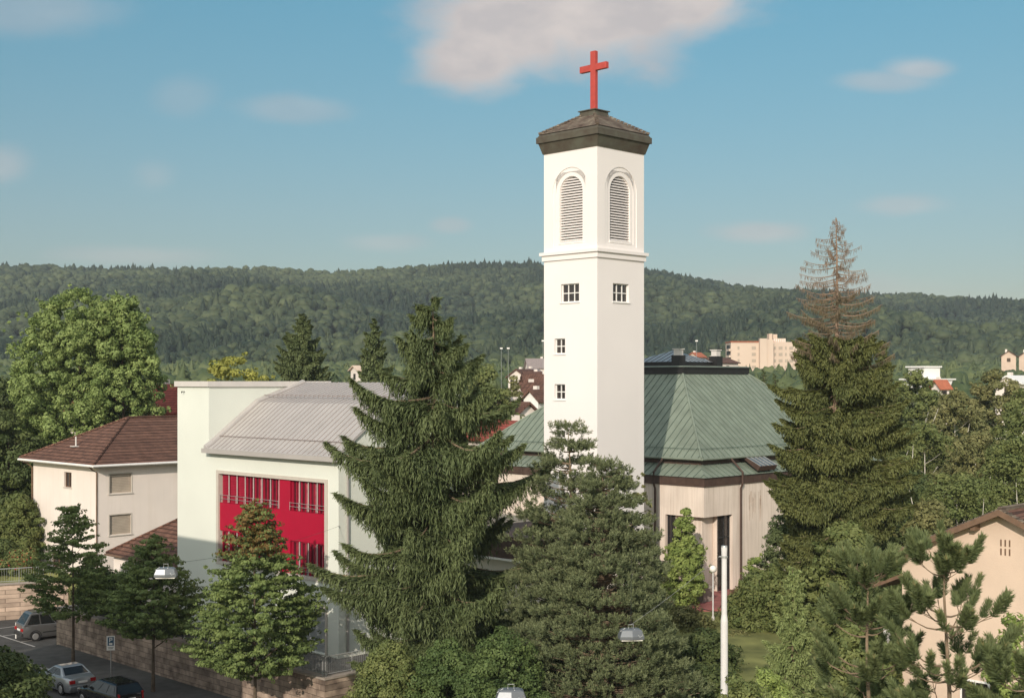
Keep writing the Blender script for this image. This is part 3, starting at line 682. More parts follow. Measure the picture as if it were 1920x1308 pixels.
for (p, q) in ((fh(UI, UI, UZ + .03), fh(TI, TI, TZ + .02)), (fh(N - UI, UI, UZ + .03), fh(N - TI, TI, TZ + .02)), (fh(UI, N - UI, UZ + .03), fh(TI, N - TI, TZ + .02))):
    mb = MB(); mb.tube([p, q], .09, 6); mb.build('hip_ridge', 'copper', upper)
mb = MB(); seams(mb, -.22, ZF1, 1.15, 10.85, .62); mb.build('roof_seams', 'copper_seam', lower)
mb = MB()
for sw in (0, 1):
    F2 = (lambda a, b, z: fh(a, b, z)) if sw == 0 else (lambda a, b, z: fh(b, a, z))
    mb.tube([F2(UI - .08, UI - .10, 11.26), F2(N - UI, UI - .10, 11.26)], .085, 8)
mb.build('gutter', 'copper', hl)
mb = MB()
zr = 11.30 + .55 * (5.8 / 6.85)
for sw in (0, 1):
    F2 = (lambda a, b, z: fh(a, b, z)) if sw == 0 else (lambda a, b, z: fh(b, a, z))
    mb.tube([F2(UI + .6, UI + .55, zr + .16), F2(N - UI - .6, UI + .55, zr + .16)], .02, 5)
    for s in np.arange(UI + .7, N - UI - .6, .6): mb.tube([F2(s, UI + .55, zr - .05), F2(s, UI + .55, zr + .17)], .015, 4)
mb.build('snow_rail', 'copper_seam', upper)
for sw in (0, 1):
    F2 = (lambda a, b, z: fh(a, b, z)) if sw == 0 else (lambda a, b, z: fh(b, a, z))
    for s in (4.05, N - 4.05):
        mb = MB(); mb.tube([F2(s, .7, 11.22), F2(s, .55, 11.05), F2(s, -.26, 10.30), F2(s, -.26, 9.5)], .075, 8); mb.tube([F2(s, -.26, 9.5), F2(s, -.12, 9.2), F2(s, -.12, 2.3)], .075, 8); mb.build('downpipe', 'brown_fascia', hl)
mb = MB(); frus(mb, TI - .12, TZ - .02, TI - .12, 17.50); frus(mb, TI - .2, 17.501, TI - .2, 17.60); mb.build('roof_parapet', 'black', hl)
mb = MB(); frus(mb, TI - .22, 17.601, TI, 17.68); mb.build('roof_deck', 'copper', hl)
LA = 9.5
mb = MB(); frus(mb, LA, 17.681, LA, 18.02); lan = mb.build('skylight_base', 'black', hl)
mb = MB(); c0 = fh(N / 2, N / 2, 18.95); q = [fh(LA - .12, LA - .12, 18.03), fh(N - LA + .12, LA - .12, 18.03), fh(N - LA + .12, N - LA + .12, 18.03), fh(LA - .12, N - LA + .12, 18.03)]
mb.add(q + [c0], [(0, 1, 2, 3), (0, 1, 4), (1, 2, 4), (2, 3, 4), (3, 0, 4)])
m_ = M['lantern'] = mat('lantern_sheet', (.40, .42, .43), .3, .15, 1.5, metallic=.4)
lr = mb.build('skylight_roof', 'lantern', hl)
mb = MB()
for sw in (0, 1):
    F2 = (lambda a, b, z: fh(a, b, z)) if sw == 0 else (lambda a, b, z: fh(b, a, z))
    for k in range(1, 9):
        s = LA - .1 + (N - 2 * LA + .2) * k / 9; f = 1 - abs(k - 4.5) / 4.5
        e_ = LA - .12 + (N / 2 - LA + .12) * f; mb.tube([F2(s, LA - .12, 18.05), F2(s, e_, 18.05 + .92 * f)], .022, 4)
mb.build('roof_seams', 'dark_metal', lr)
for (u, v) in ((LA - .1, LA - .1), (N - LA - .3, LA - 2.4) if False else (LA - .1, N - LA + .1)):
    mb = MB(); mb.box(u - .38, u + .38, v - .38, v + .38, 17.70, 18.50, fh); vb = mb.build('vent_box', 'black', hl)
    mb = MB(); mb.box(u - .26, u + .26, v - .26, v + .26, 18.501, 18.95, fh); mb.box(u - .34, u + .34, v - .34, v + .34, 18.951, 19.02, fh); mb.build('vent_cowl', 'coping', vb)
for v0, kind in ((5.8, 0),):
    mb = MB()
    prof = [(-.30, 10.30), (.85, 11.05), (.95, 11.32), (-.50, 10.62)]
    mb.prism(prof, lambda a, z, s: fh(a, s, z), v0, v0 + 2.1); sk = mb.build('roof_window', 'brown_fascia', hl)
    mb = MB()
    for k in range(4):
        a0 = v0 + .06 + k * .515; mb.quad(fh(-.47, a0, 10.65), fh(.90, a0, 11.31), fh(.90, a0 + .47, 11.31), fh(-.47, a0 + .47, 10.65))
    mb.build('pane', 'glass_sky', sk) if 'glass_sky' in M else None
    M['glass_sky'] = mat('skylight_glass', (.12, .13, .13), .15, .3, 2, spec=.7)
    mb.build('pane', 'glass_sky', sk)
    mb = MB()
    for k in range(5):
        a0 = v0 + k * .515; mb.hexa([fh(-.5, a0, 10.63), fh(.93, a0, 11.32), fh(.93, a0 + .05, 11.32), fh(-.5, a0 + .05, 10.63), fh(-.5, a0, 10.68), fh(.93, a0, 11.37), fh(.93, a0 + .05, 11.37), fh(-.5, a0 + .05, 10.68)])
    mb.build('frame', 'steel', sk)

# low link building with brown fascia between school and hall
fl = frame(3.0, 77.5)
lk = thing('link_building', 'low flat annex with dark brown fascia between the school and the hall', 'building', fl(5, 5, 2.3))
mb = MB(); mb.box(0, 9, 0, 7.5, 2.25, 5.5, fl); mb.build('wall', 'pink_plaster', lk)
mb = MB(); mb.box(-.4, 9.4, -.4, 7.9, 5.62, 7.0, fl); mb.build('fascia', 'brown_fascia', lk)
mb = MB(); mb.box(-.46, 9.46, -.46, 7.96, 5.501, 5.619, fl); mb.build('trim', 'trim', lk)

# ---------------------------------------------------------------- pink house on the left
H0 = P(175, 871, 92.0)
fo = frame(H0.x, H0.y)
ZE = H0.z; HW = 11.8; HL = 19.0; OV = .75
ho = thing('pink_house', 'pale pink plastered house with hipped brown tile roof and rolled down blinds', 'house', fo(HW / 2, HW / 2, 2.4))
inset = lambda u, v, z: fo(u + OV, v + OV, z)
LL = side_fn(inset, 'L'); RR = side_fn(inset, 'R')
wl = HW - 2 * OV; wr = HL - 2 * OV
sL = 92 / 88.0
# left face holes: small window ; right face: two big blinds
def on_face(px, py, sfn, guess=3.0):
    """distance along the face at which the camera ray of a photo column meets it"""
    k = (px - 960) / F; lo, hi = 0.0, 30.0
    f = lambda s: sfn(s, 0, 0).x - k * sfn(s, 0, 0).y
    a = f(lo); 
    for _ in range(50):
        m_ = (lo + hi) / 2
        if (f(m_) > 0) == (a > 0): lo = m_
        else: hi = m_
    p = sfn(lo, 0, 0); return lo, CAMZ + (HOR - py) / F * p.y
def rect(sfn, x0, y0, x1, y1):
    s0, zt = on_face(x0, y0, sfn); s1, zb = on_face(x1, y1, sfn); return (min(s0, s1), max(s0, s1), min(zb, zt), max(zb, zt))
hL = [rect(LL, 120, 884, 134, 914), rect(LL, 120, 961, 134, 990), rect(LL, 97, 1030, 118, 1065)]
hR = [rect(RR, 205, 888, 247, 922), rect(RR, 205, 965, 246, 999)]
for k in ():
    for q in list(hR[:2]): hR.append((q[0] + 4.4 * k, q[1] + 4.4 * k, q[2], q[3]))
mb = MB(); holed_wall(mb, LL, 0, wl, .0, ZE + .05, hL, .2); holed_wall(mb, RR, 0, wr, .0, ZE + .05, hR, .2)
mb.quad(inset(wl, 0, 0), inset(wl, wr, 0), inset(wl, wr, ZE), inset(wl, 0, ZE)); mb.quad(inset(0, wr, 0), inset(wl, wr, 0), inset(wl, wr, ZE), inset(0, wr, ZE))
mb.build('wall', 'pink_plaster', ho)
for q in hL: window(ho, LL, *q, .2, 2, 1, .07, .06, fm='brown_trim', gm='glass', sill_m='frame_beige')
def blind(root, sfn, q, dep=.2, m='roller'):
    a, b, c, d = q
    mb = MB(); mb.quad(sfn(a, -dep + .01, c), sfn(b, -dep + .01, c), sfn(b, -dep + .01, d), sfn(a, -dep + .01, d)); w = mb.build('window', 'glass', root)
    mb = MB(); k = max(4, int((d - c) / .11))
    for j in range(k): z = c + (d - c) * j / k; sbox(mb, sfn, a + .02, b - .02, -dep + .03, -dep + .075, z, z + (d - c) / k - .012)
    mb.build('roller_blind', m, w)
    mb = MB(); sbox(mb, sfn, a - .06, a + .02, -.1, .02, c - .04, d + .05); sbox(mb, sfn, b - .02, b + .06, -.1, .02, c - .04, d + .05); sbox(mb, sfn, a + .02, b - .02, -.1, .02, d - .03, d + .05); mb.build('frame', 'frame_beige', w)
    mb = MB(); sbox(mb, sfn, a - .1, b + .1, -.05, .07, c - .11, c - .041); mb.build('sill', 'frame_beige', w)
for q in hR: blind(ho, RR, q)
ap = HW / 2; ZR = P(237, 783, fo(ap, ap, 0).y).z
mb = MB()
A = [fo(0, 0, ZE), fo(HW, 0, ZE), fo(HW, HL, ZE), fo(0, HL, ZE)]; B_ = [fo(ap, ap, ZR), fo(ap, HL - ap, ZR)]
low = [p - Vector((0, 0, .12)) for p in A]
mb.add(A + B_ + low, [(0, 1, 4), (1, 2, 5, 4), (2, 3, 5), (3, 0, 4, 5), (6, 7, 8, 9), (0, 1, 7, 6), (1, 2, 8, 7), (2, 3, 9, 8), (3, 0, 6, 9)])
rf = mb.build('roof', 'tile_brown', ho)
mb = MB()
for p, q in ((A[0], B_[0]), (A[1], B_[0]), (B_[0], B_[1]), (A[3], B_[1])): 
    n = 26
    for k in range(n): mb.tube([p.lerp(q, k / n) + Vector((0, 0, .03)), p.lerp(q, (k + .95) / n) + Vector((0, 0, .03))], [.12, .10], 6)
mb.build('ridge_tiles', 'tile_brown', rf)
mb = MB(); g0 = -.09
mb.tube([fo(g0, g0, ZE - .10), fo(HW, g0, ZE - .10)], .085, 8); mb.tube([fo(g0, g0, ZE - .10), fo(g0, HL, ZE - .10)], .085, 8); mb.build('gutter', 'trim', ho)
mb = MB(); mb.box(.05, HW - .05, .05, HL - .05, ZE - .26, ZE - .14, fo); mb.build('soffit', 'frame_beige', ho)
mb = MB(); mb.tube([fo(.4, -.09, ZE - .15), fo(.5, .1, ZE - .35), fo(OV - .02, OV - .12, ZE - .6), fo(OV - .02, OV - .12, 2.0)], .055, 7); mb.tube([fo(HW - .4, -.09, ZE - .15), fo(HW - .5, .4, ZE - .4), fo(HW - OV, OV - .1, ZE - .7), fo(HW - OV, OV - .1, 2.4)], .055, 7)
mb.build('downpipe', 'brown_trim', ho)
for (u, v) in ((6.4, 1.9), (1.7, 12.3)):
    z = ZE + (min(u, v)) * (ZR - ZE) / ap
    mb = MB(); mb.tube([fo(u, v, z - .1), fo(u, v, z + .75)], .06, 7); vp = mb.build('vent_pipe', 'coping', rf)
    mb = MB(); mb.box(u - .35, u + .35, v - .3, v + .3, z + .0, z + .06, fo); mb.build('flashing', 'coping', vp)
# low wing in front of it
K0 = P(199, 1036, 86.0); fk = frame(K0.x, K0.y)        # left corner of its eaves; runs to the right and nearer
kx = lambda s, t_, z: fk(-s, t_, z)
an = thing('house_wing', 'single storey pink wing with brown hipped roof in front of the pink house', 'building', kx(4, 3.5, 2.3))
KZ = K0.z; KW = 9.4; KD = 7.2
mb = MB(); lw = lambda s, d, z: kx(s + .35, .35 - d, z)
holes = [(2.2, 3.5, 2.9, 4.5), (5.0, 6.3, 2.9, 4.5)]
holed_wall(mb, lw, 0, KW - .7, 1.0, KZ, holes, .15)
for (a, b, c, d) in ((.35, .35, .35, KD - .35), (KW - .35, .35, KW - .35, KD - .35), (.35, KD - .35, KW - .35, KD - .35)): mb.quad(kx(a, b, 1.0), kx(c, d, 1.0), kx(c, d, KZ), kx(a, b, KZ))
mb.build('wall', 'pink_plaster', an)
for q in holes: blind(an, lw, q, .15)
KR = KZ + 2.35
mb = MB(); A = [kx(0, 0, KZ), kx(KW, 0, KZ), kx(KW, KD, KZ), kx(0, KD, KZ)]; B_ = [kx(KD / 2, KD / 2, KR), kx(KW - KD / 2, KD / 2, KR)]; low = [p - Vector((0, 0, .1)) for p in A]
mb.add(A + B_ + low, [(0, 1, 5, 4), (1, 2, 5), (2, 3, 4, 5), (3, 0, 4), (6, 7, 8, 9), (0, 1, 7, 6), (1, 2, 8, 7), (2, 3, 9, 8), (3, 0, 6, 9)]); rf = mb.build('roof', 'tile_brown', an)
mb = MB()
for p, q in ((A[0], B_[0]), (A[3], B_[0]), (B_[0], B_[1]), (A[1], B_[1])): mb.tube([p + Vector((0, 0, .03)), q + Vector((0, 0, .03))], .1, 6)
mb.build('ridge_tiles', 'tile_brown', rf)
mb = MB(); mb.tube([kx(0, -.08, KZ - .08), kx(KW, -.08, KZ - .08)], .07, 7); mb.build('gutter', 'brown_trim', an)

# ---------------------------------------------------------------- peach house on the right
G0 = P(1885, 955, 50.0)
fg = frame(G0.x, G0.y)      # origin under the ridge end; gable runs along u (both ways), ridge runs along +v
ph = thing('peach_house', 'peach plastered gable house with brown roof at the right edge', 'house', fg(0, 5, 0.5))
ZG = G0.z; SLP = 2.24 / 4.9; HWD = 4.3
mb = MB()
mb.poly([fg(HWD, 0, 0), fg(-HWD, 0, 0), fg(-HWD, 0, ZG - SLP * HWD - .12), fg(0, 0, ZG - .12), fg(HWD, 0, ZG - SLP * HWD - .12)])
mb.quad(fg(HWD, 0, 0), fg(HWD, 12, 0), fg(HWD, 12, ZG - SLP * HWD - .12), fg(HWD, 0, ZG - SLP * HWD - .12)); mb.quad(fg(-HWD, 0, 0), fg(-HWD, 12, 0), fg(-HWD, 12, ZG - SLP * HWD - .12), fg(-HWD, 0, ZG - SLP * HWD - .12))
mb.poly([fg(HWD, 12, 0), fg(-HWD, 12, 0), fg(-HWD, 12, ZG - SLP * HWD - .12), fg(0, 12, ZG - .12), fg(HWD, 12, ZG - SLP * HWD - .12)])
mb.build('wall', 'peach', ph)
mb = MB(); E = 4.95
for sg in (1, -1):
    mb.prism([(0, ZG), (sg * E, ZG - SLP * E), (sg * E, ZG - SLP * E - .10), (0, ZG - .10)], lambda a, z, s: fg(a, s, z), -.55, 12.5)
rf = mb.build('roof', 'tile_brown', ph)
mb = MB()
for sg in (1, -1): mb.prism([(0, ZG + .04), (sg * (E + .04), ZG - SLP * E + .03), (sg * (E + .04), ZG - SLP * E - .20), (0, ZG - .19)], lambda a, z, s: fg(a, s, z), -.62, -.553)
mb.build('barge_board', 'brown_trim', ph)
mb = MB(); mb.tube([fg(0, -.5, ZG + .04), fg(0, 12.4, ZG + .04)], .11, 7)
for k in range(36):
    for sg in (1, -1):
        s = E * (k + .5) / 36; mb.box(min(sg * (s - .07), sg * (s + .07)), max(sg * (s - .07), sg * (s + .07)), -.6, -.3, ZG - SLP * s + .02, ZG - SLP * s + .075, fg)
mb.build('ridge_tiles', 'tile_moss', rf)
mb = MB()
for k in range(3):
    for j in range(2): mb.box(.05 + k * .17 - .25, .05 + k * .17 - .19, -.012, -.002, ZG - 1.15 - j * .34 - .26, ZG - 1.15 - j * .34, fg)
mb.build('gable_vent', 'brown_trim', ph)
mb = MB()
for sg in (1,):
    for s in (1.1, 4.0): mb.box(s - .1, s + .1, -.45, -.003, ZG - SLP * s - .34, ZG - SLP * s - .13, fg)
mb.build('purlin_end', 'brown_trim', ph)
GL = side_fn(fg, 'L')
for q in ((.6, 1.8, 3.6, 4.9), (.6, 1.8, .9, 2.2), (-1.6, -.6, 3.6, 4.9)):
    mb = MB(); sbox(mb, GL, q[0], q[1], .002, .05, q[2], q[3]); w = mb.build('window', 'trim', ph)
    mb = MB(); xm = (q[0] + q[1]) / 2; sbox(mb, GL, q[0] + .08, xm - .04, .051, .054, q[2] + .08, q[3] - .08); sbox(mb, GL, xm + .04, q[1] - .08, .051, .054, q[2] + .08, q[3] - .08); mb.build('pane', 'glass', w)
# balcony with a little lean-to roof on its left side
mb = MB(); mb.box(HWD + .01, HWD + 1.3, .8, 6.0, 5.2, 5.35, fg); bl = mb.build('balcony', 'trim', ph)
mb = MB(); mb.box(HWD + 1.2, HWD + 1.28, .8, 6.0, 5.351, 6.2, fg); mb.build('balcony_railing', 'trim', bl)
mb = MB(); mb.hexa([fg(HWD + .01, .4, 8.6), fg(HWD + 2.0, .4, 7.7), fg(HWD + 2.0, 6, 7.7), fg(HWD + .01, 6, 8.6), fg(HWD + .01, .4, 8.75), fg(HWD + 2.0, .4, 7.85), fg(HWD + 2.0, 6, 7.85), fg(HWD + .01, 6, 8.75)]); mb.build('balcony_roof', 'brown_trim', ph)

# ---------------------------------------------------------------- building across the street (outside the frame; its shadow falls on street and facade)
nb = thing('neighbour_house', 'tall rendered house across the street', 'house', fs(3, -26, 0))
mb = MB(); mb.box(-6.6, 9.0, -31, -21.3, 0, 16.9, fs); mb.build('wall', 'pink_plaster', nb)
mb = MB(); mb.box(-7, 9.4, -31.4, -20.9, 16.91, 17.5, fs); mb.build('roof', 'tile_brown', nb)

# ---------------------------------------------------------------- stone walls, railings
def railing(name, label, pts, z, h, post=1.6, m='steel', gap=.12, group=None):
    c = pts[0]; r = thing(name, label, 'railing', (c[0], c[1], z), group)
    tp = MB(); bars = MB()
    for a, b in zip(pts[:-1], pts[1:]):
        a = Vector((a[0], a[1], 0)); b = Vector((b[0], b[1], 0)); Ln = (b - a).length
        tp.tube([a + Vector((0, 0, z + h)), b + Vector((0, 0, z + h))], .028, 6); tp.tube([a + Vector((0, 0, z + .12)), b + Vector((0, 0, z + .12))], .02, 5)
        n = int(Ln / gap)
        for i in range(n + 1):
            p = a.lerp(b, i / n)
            if i % int(post / gap) == 0:
                pm = MB(); pm.tube([p + Vector((0, 0, z)), p + Vector((0, 0, z + h))], .028, 6); pm.build('post', m, r)
            else: bars.tube([p + Vector((0, 0, z + .12)), p + Vector((0, 0, z + h))], .011, 4, cap=False)
    tp.build('rail', m, r); bars.build('balusters', m, r)
    return r
sw = thing('stone_wall', 'long sandstone retaining wall carrying the school terrace along the pavement', 'wall', fs(10, -3.3, 0))
mb = MB(); mb.box(-3.45, 24.25, -3.45, -3.05, -.1, 2.32, fs); mb.box(-3.45, -3.05, -3.049, 15, -.1, 2.32, fs); mb.box(23.85, 24.25, -3.049, 6.5, -.1, 2.32, fs); mb.build('masonry', 'sandstone', sw)
mb = MB(); mb.box(-3.52, 24.32, -3.52, -3.0, 2.322, 2.42, fs); mb.box(-3.52, -3.0, -2.998, 15, 2.322, 2.42, fs); mb.box(23.8, 24.32, -2.998, 6.5, 2.322, 2.42, fs); mb.build('coping', 'cap_stone', sw)
railing('railing', 'pale metal railing round the terrace corner in front of the school', [fs(9.5, -3.25, 0), fs(-3.25, -3.25, 0), fs(-3.25, 8, 0)], 2.42, .95)
railing('railing', 'dark metal railing on the stone wall beside the left end of the school', [fs(17.5, -3.25, 0), fs(9.7, -3.25, 0)], 2.42, .95, m='dark_metal')
w2 = thing('stone_wall', 'sunlit pale sandstone wall behind the parking lot at the left edge', 'wall', (-37, 90, 0))
aw = Vector((-46, 85.7, 0)); bw = Vector((-31.4, 92.4, 0)); dr = (bw - aw).normalized(); nr = Vector((dr.y, -dr.x, 0))
def w2f(s, d, z): p = aw + dr * s + nr * d; return Vector((p.x, p.y, z))
LW = (bw - aw).length
mb = MB(); mb.box(0, LW, -.2, .2, -.1, 2.42, w2f); mb.build('masonry', 'sandstone_pale', w2)
mb = MB(); mb.box(0, LW, -.25, .25, 2.422, 2.52, w2f); mb.build('coping', 'cap_stone', w2)
railing('railing', 'pale green garden railing on top of the sunlit sandstone wall', [w2f(0, 0, 0), w2f(LW - 1, 0, 0)], 2.52, 1.0, m='steel', gap=.16)

# garden lamp, planter, steps and red paving at the hall door
mb = MB()
pv = [fh(1.2, 4.5, 2.33), fh(1.2, -3.6, 2.33), fh(-3.0, -5.0, 2.33), fh(-5.5, -1.0, 2.33), fh(-3.0, 3.5, 2.33), fh(-.2, 4.5, 2.33)]
lowp = [Vector((p.x, p.y, 1.2)) for p in pv]
mb.add(pv + lowp, [tuple(range(6)), tuple(range(11, 5, -1))] + [(i, (i + 1) % 6, 6 + (i + 1) % 6, 6 + i) for i in range(6)])
struct(mb.build('red_terrace', 'red_paving'))
st = thing('garden_steps', 'concrete garden steps going down from the red paved forecourt', 'steps', P(1378, 1165, 79))
q = P(1374, 1150, 80.5); fq = frame(q.x, q.y)
mb = MB()
for k in range(7): mb.box(-.35 * (k + 1), -.35 * k, -.9, .9, .4, 2.30 - .16 * k, fq)
mb.build('treads', 'cap_stone', st)
gl = thing('globe_lamp', 'white globe lamp on a thin post on the red forecourt', 'lamp', P(1337, 1166, 78.5))
b0 = gl.location.copy(); tz = P(1337, 1066, 78.5).z
mb = MB(); mb.tube([b0, b0 + Vector((0, 0, .35))], .09, 10); mb.tube([b0 + Vector((0, 0, .3)), Vector((b0.x, b0.y, tz - .2))], .045, 8); mb.build('post', 'mast', gl)
mb = MB(); mb.sphere((b0.x, b0.y, tz), .22); mb.build('globe', 'globe', gl, smooth=True)
pl = thing('stone_planter', 'square exposed concrete planter by the hall wall', 'planter', P(1316, 1108, 84.5))
b0 = pl.location; fp = frame(b0.x, b0.y - .6); mb = MB(); mb.hexa([fp(0, 0, 2.3), fp(.95, 0, 2.3), fp(.95, .95, 2.3), fp(0, .95, 2.3), fp(-.08, -.08, 3.15), fp(1.03, -.08, 3.15), fp(1.03, 1.03, 3.15), fp(-.08, 1.03, 3.15)]); mb.box(-.14, 1.09, -.14, 1.09, 3.151, 3.25, fp); mb.build('bowl', 'cap_stone', pl)
q0 = P(1316, 1150, 80); q1 = P(1352, 1172, 78.6)
railing('railing', 'dark handrail sloping beside the globe lamp', [(q0.x, q0.y), (q1.x, q1.y)], 1.7, .9, m='dark_metal', gap=1.2, post=1.2)

# ---------------------------------------------------------------- hanging street lamps, masts, wires
def hanging_lamp(label, p, w, group, rz=0.0):
    r = thing('hanging_street_lamp', label, 'street lamp', p, group, rz)
    h = w * .42; a = w / 2; b = w * .27
    mb = MB()
    def rg(fx, fy, z): return [(-a * fx, -b * fy, z), (0, -b * fy * 1.25, z), (a * fx, -b * fy, z), (a * fx, b * fy, z), (0, b * fy * 1.25, z), (-a * fx, b * fy, z)]
    rings = [rg(1, 1, -h), rg(.98, 1, -h * .7), rg(.80, .8, -h * .12), rg(.55, .6, 0)]
    vs = sum(rings, []); fsx = [tuple(range(6)), tuple(range(23, 17, -1))] + [(6 * j + i, 6 * j + (i + 1) % 6, 6 * (j + 1) + (i + 1) % 6, 6 * (j + 1) + i) for j in range(3) for i in range(6)]
    mb.add(vs, fsx); o = mb.build('housing', 'lamp_grey', r, local=True); bv = o.modifiers.new('bevel', 'BEVEL'); bv.width = .015; bv.segments = 2
    mb = MB(); mb.box(-a * .85, a * .85, -b * .85, b * .85, -h - .04, -h - .003); mb.build('diffuser', 'globe', r, local=True)
    mb = MB(); mb.tube([(-.1 * w, 0, 0), (-.1 * w, 0, .12), (.1 * w, 0, .12), (.1 * w, 0, 0)], .012, 5); mb.tube([(a * .2, -b * .7, -.0), (a * .45, -b * 1.0, -h * .5), (a * .6, -b * 1.1, -h * .75), (a * .85, -b * 1.05, -h * .6), (a * .8, -b * 1.05, -h * .35)], .012, 5)
    mb.tube([(-a * .9, -b * .3, -h * .25), (-a * .5, -b * .3, .02)], .014, 5); mb.build('bracket', 'steel', r, local=True)
    for x in (.22, .30):
        pass
    return r
l1 = P(1183, 1177, 43); l2 = P(958, 1290, 36); l3 = P(311, 1063, 46)
hanging_lamp('grey hanging street lamp with a curled cable in front of the big pine', l1, .82, None, .12)
hanging_lamp('grey hanging street lamp cut by the bottom edge of the picture', l2, .85, None, .05)
hanging_lamp('grey hanging street lamp in front of the street tree by the pink wing', l3, .78, None, .1)
def wire(label, pts, r=.008, m='steel'):
    P_ = []
    for a, b in zip(pts[:-1], pts[1:]):
        for i in range(9): P_.append(a.lerp(b, i / 8) - Vector((0, 0, .012 * (a - b).length * 4 * (i / 8) * (1 - i / 8))))
    mb = MB(); mb.tube(P_, r, 5); o = mb.build('cable', m); tagt(o, label, 'cable'); return o
hook = fs(-.06, -.06, 9.1)
wire('thin cable from the hanging lamp to the school corner', [l3 + Vector((0, 0, .12)), hook], .006, 'dark_metal')
mp_ = P(1358, 1024, 47)
ms = thing('street_mast', 'tall white tapered steel mast standing before the hall door', 'mast', (mp_.x, mp_.y, 0))
mb = MB(); mb.tube([(mp_.x, mp_.y, 0), (mp_.x, mp_.y, 6.3), (mp_.x, mp_.y, 7.9), (mp_.x, mp_.y, 8.15), (mp_.x, mp_.y, mp_.z - .5), (mp_.x, mp_.y, mp_.z - .02)], [.135, .13, .13, .10, .095, .112], 18); mb.build('pole', 'mast', ms, smooth=False)
mb = MB(); mb.tube([(mp_.x, mp_.y, mp_.z - .02), (mp_.x, mp_.y, mp_.z + .03)], [.115, .105], 18); mb.build('cap', 'steel', ms)
mb = MB(); mb.tube([(mp_.x, mp_.y, mp_.z - .40), (mp_.x, mp_.y, mp_.z - .33)], .122, 18); mb.tube([(mp_.x - .1, mp_.y, mp_.z - .36), (mp_.x - .2, mp_.y - .02, mp_.z - .36)], .025, 6); mb.build('clamp', 'steel', ms)
wire('thin cable holding the lamp before the pink wing from the left', [Vector((-22.5, 42, 13.2)), l3 + Vector((0, 0, .12))], .0022, 'dark_metal')
wire('thin cable running down from the white mast to the hanging lamp before the pine', [Vector((mp_.x - .18, mp_.y, mp_.z - .36)), l1 + Vector((0, 0, .12))], .005)
fr_ = Vector((4.5, 20, 10.2))
wire('thin cable tying the hanging lamp to the trunk of the big pine', [l1 + Vector((0, 0, .12)), Vector((5.1, 55.9, 9.6))], .006, 'dark_metal')

# parking sign
q = P(208, 1290, 72.5)
sg = thing('parking_sign', 'blue and white parking sign on a thin post in front of the stone wall', 'sign', (q.x, q.y, .12))
mb = MB(); mb.tube([(q.x, q.y, .12), (q.x, q.y, P(208, 1193, 72.5).z)], .03, 8); mb.build('post', 'steel', sg)
M['sign_blue'] = mat('sign_blue', (.055, .12, .19), .4, .05, 3)
zt = P(208, 1191, 72.5).z; zb = P(208, 1218, 72.5).z; sw_ = .22
ca, sa = math.cos(math.radians(12)), math.sin(math.radians(12))
fq = lambda x, d, z: Vector((q.x + x * ca + d * sa, q.y - .035 + x * sa - d * ca, z))
mb = MB(); sbox(mb, fq, -sw_, sw_, 0, .02, zb, zt); pn = mb.build('sign_plate', 'trim', sg)
mb = MB(); z1 = zt - .06; z0 = zb + .26; sbox(mb, fq, -sw_ + .055, sw_ - .055, .021, .024, z0, z1); mb.build('blue_field', 'sign_blue', pn)
mb = MB()
hh = z1 - z0
sbox(mb, fq, -.075, -.035, .025, .028, z0 + hh * .42, z1 - .04); sbox(mb, fq, -.035, .05, .025, .028, z1 - .08, z1 - .04); sbox(mb, fq, -.035, .05, .025, .028, z0 + hh * .62, z0 + hh * .62 + .04); sbox(mb, fq, .05, .09, .025, .028, z0 + hh * .62, z1 - .04)
sbox(mb, fq, -.09, .09, .025, .028, z0 + .04, z0 + hh * .32)
mb.build('lettering', 'trim', pn)
M['sign_text'] = mat('sign_text', (.1, .1, .1), .6, .1, 3)
mb = MB(); sbox(mb, fq, -.15, .15, .021, .024, zb + .15, zb + .175); sbox(mb, fq, -.13, .12, .021, .024, zb + .085, zb + .11); mb.build('small_text', 'sign_text', pn)
q = P(30, 1190, 84); bo = thing('marker_post', 'slim white marker post at the corner of the parking bay', 'post', (q.x, q.y, 0)); 
mb = MB(); mb.tube([(q.x, q.y, 0), (q.x, q.y, 1.0)], .045, 8); mb.build('shaft', 'trim', bo); mb = MB(); mb.tube([(q.x, q.y, 1.001), (q.x, q.y, 1.06)], .05, 8); mb.build('cap', 'steel', bo)

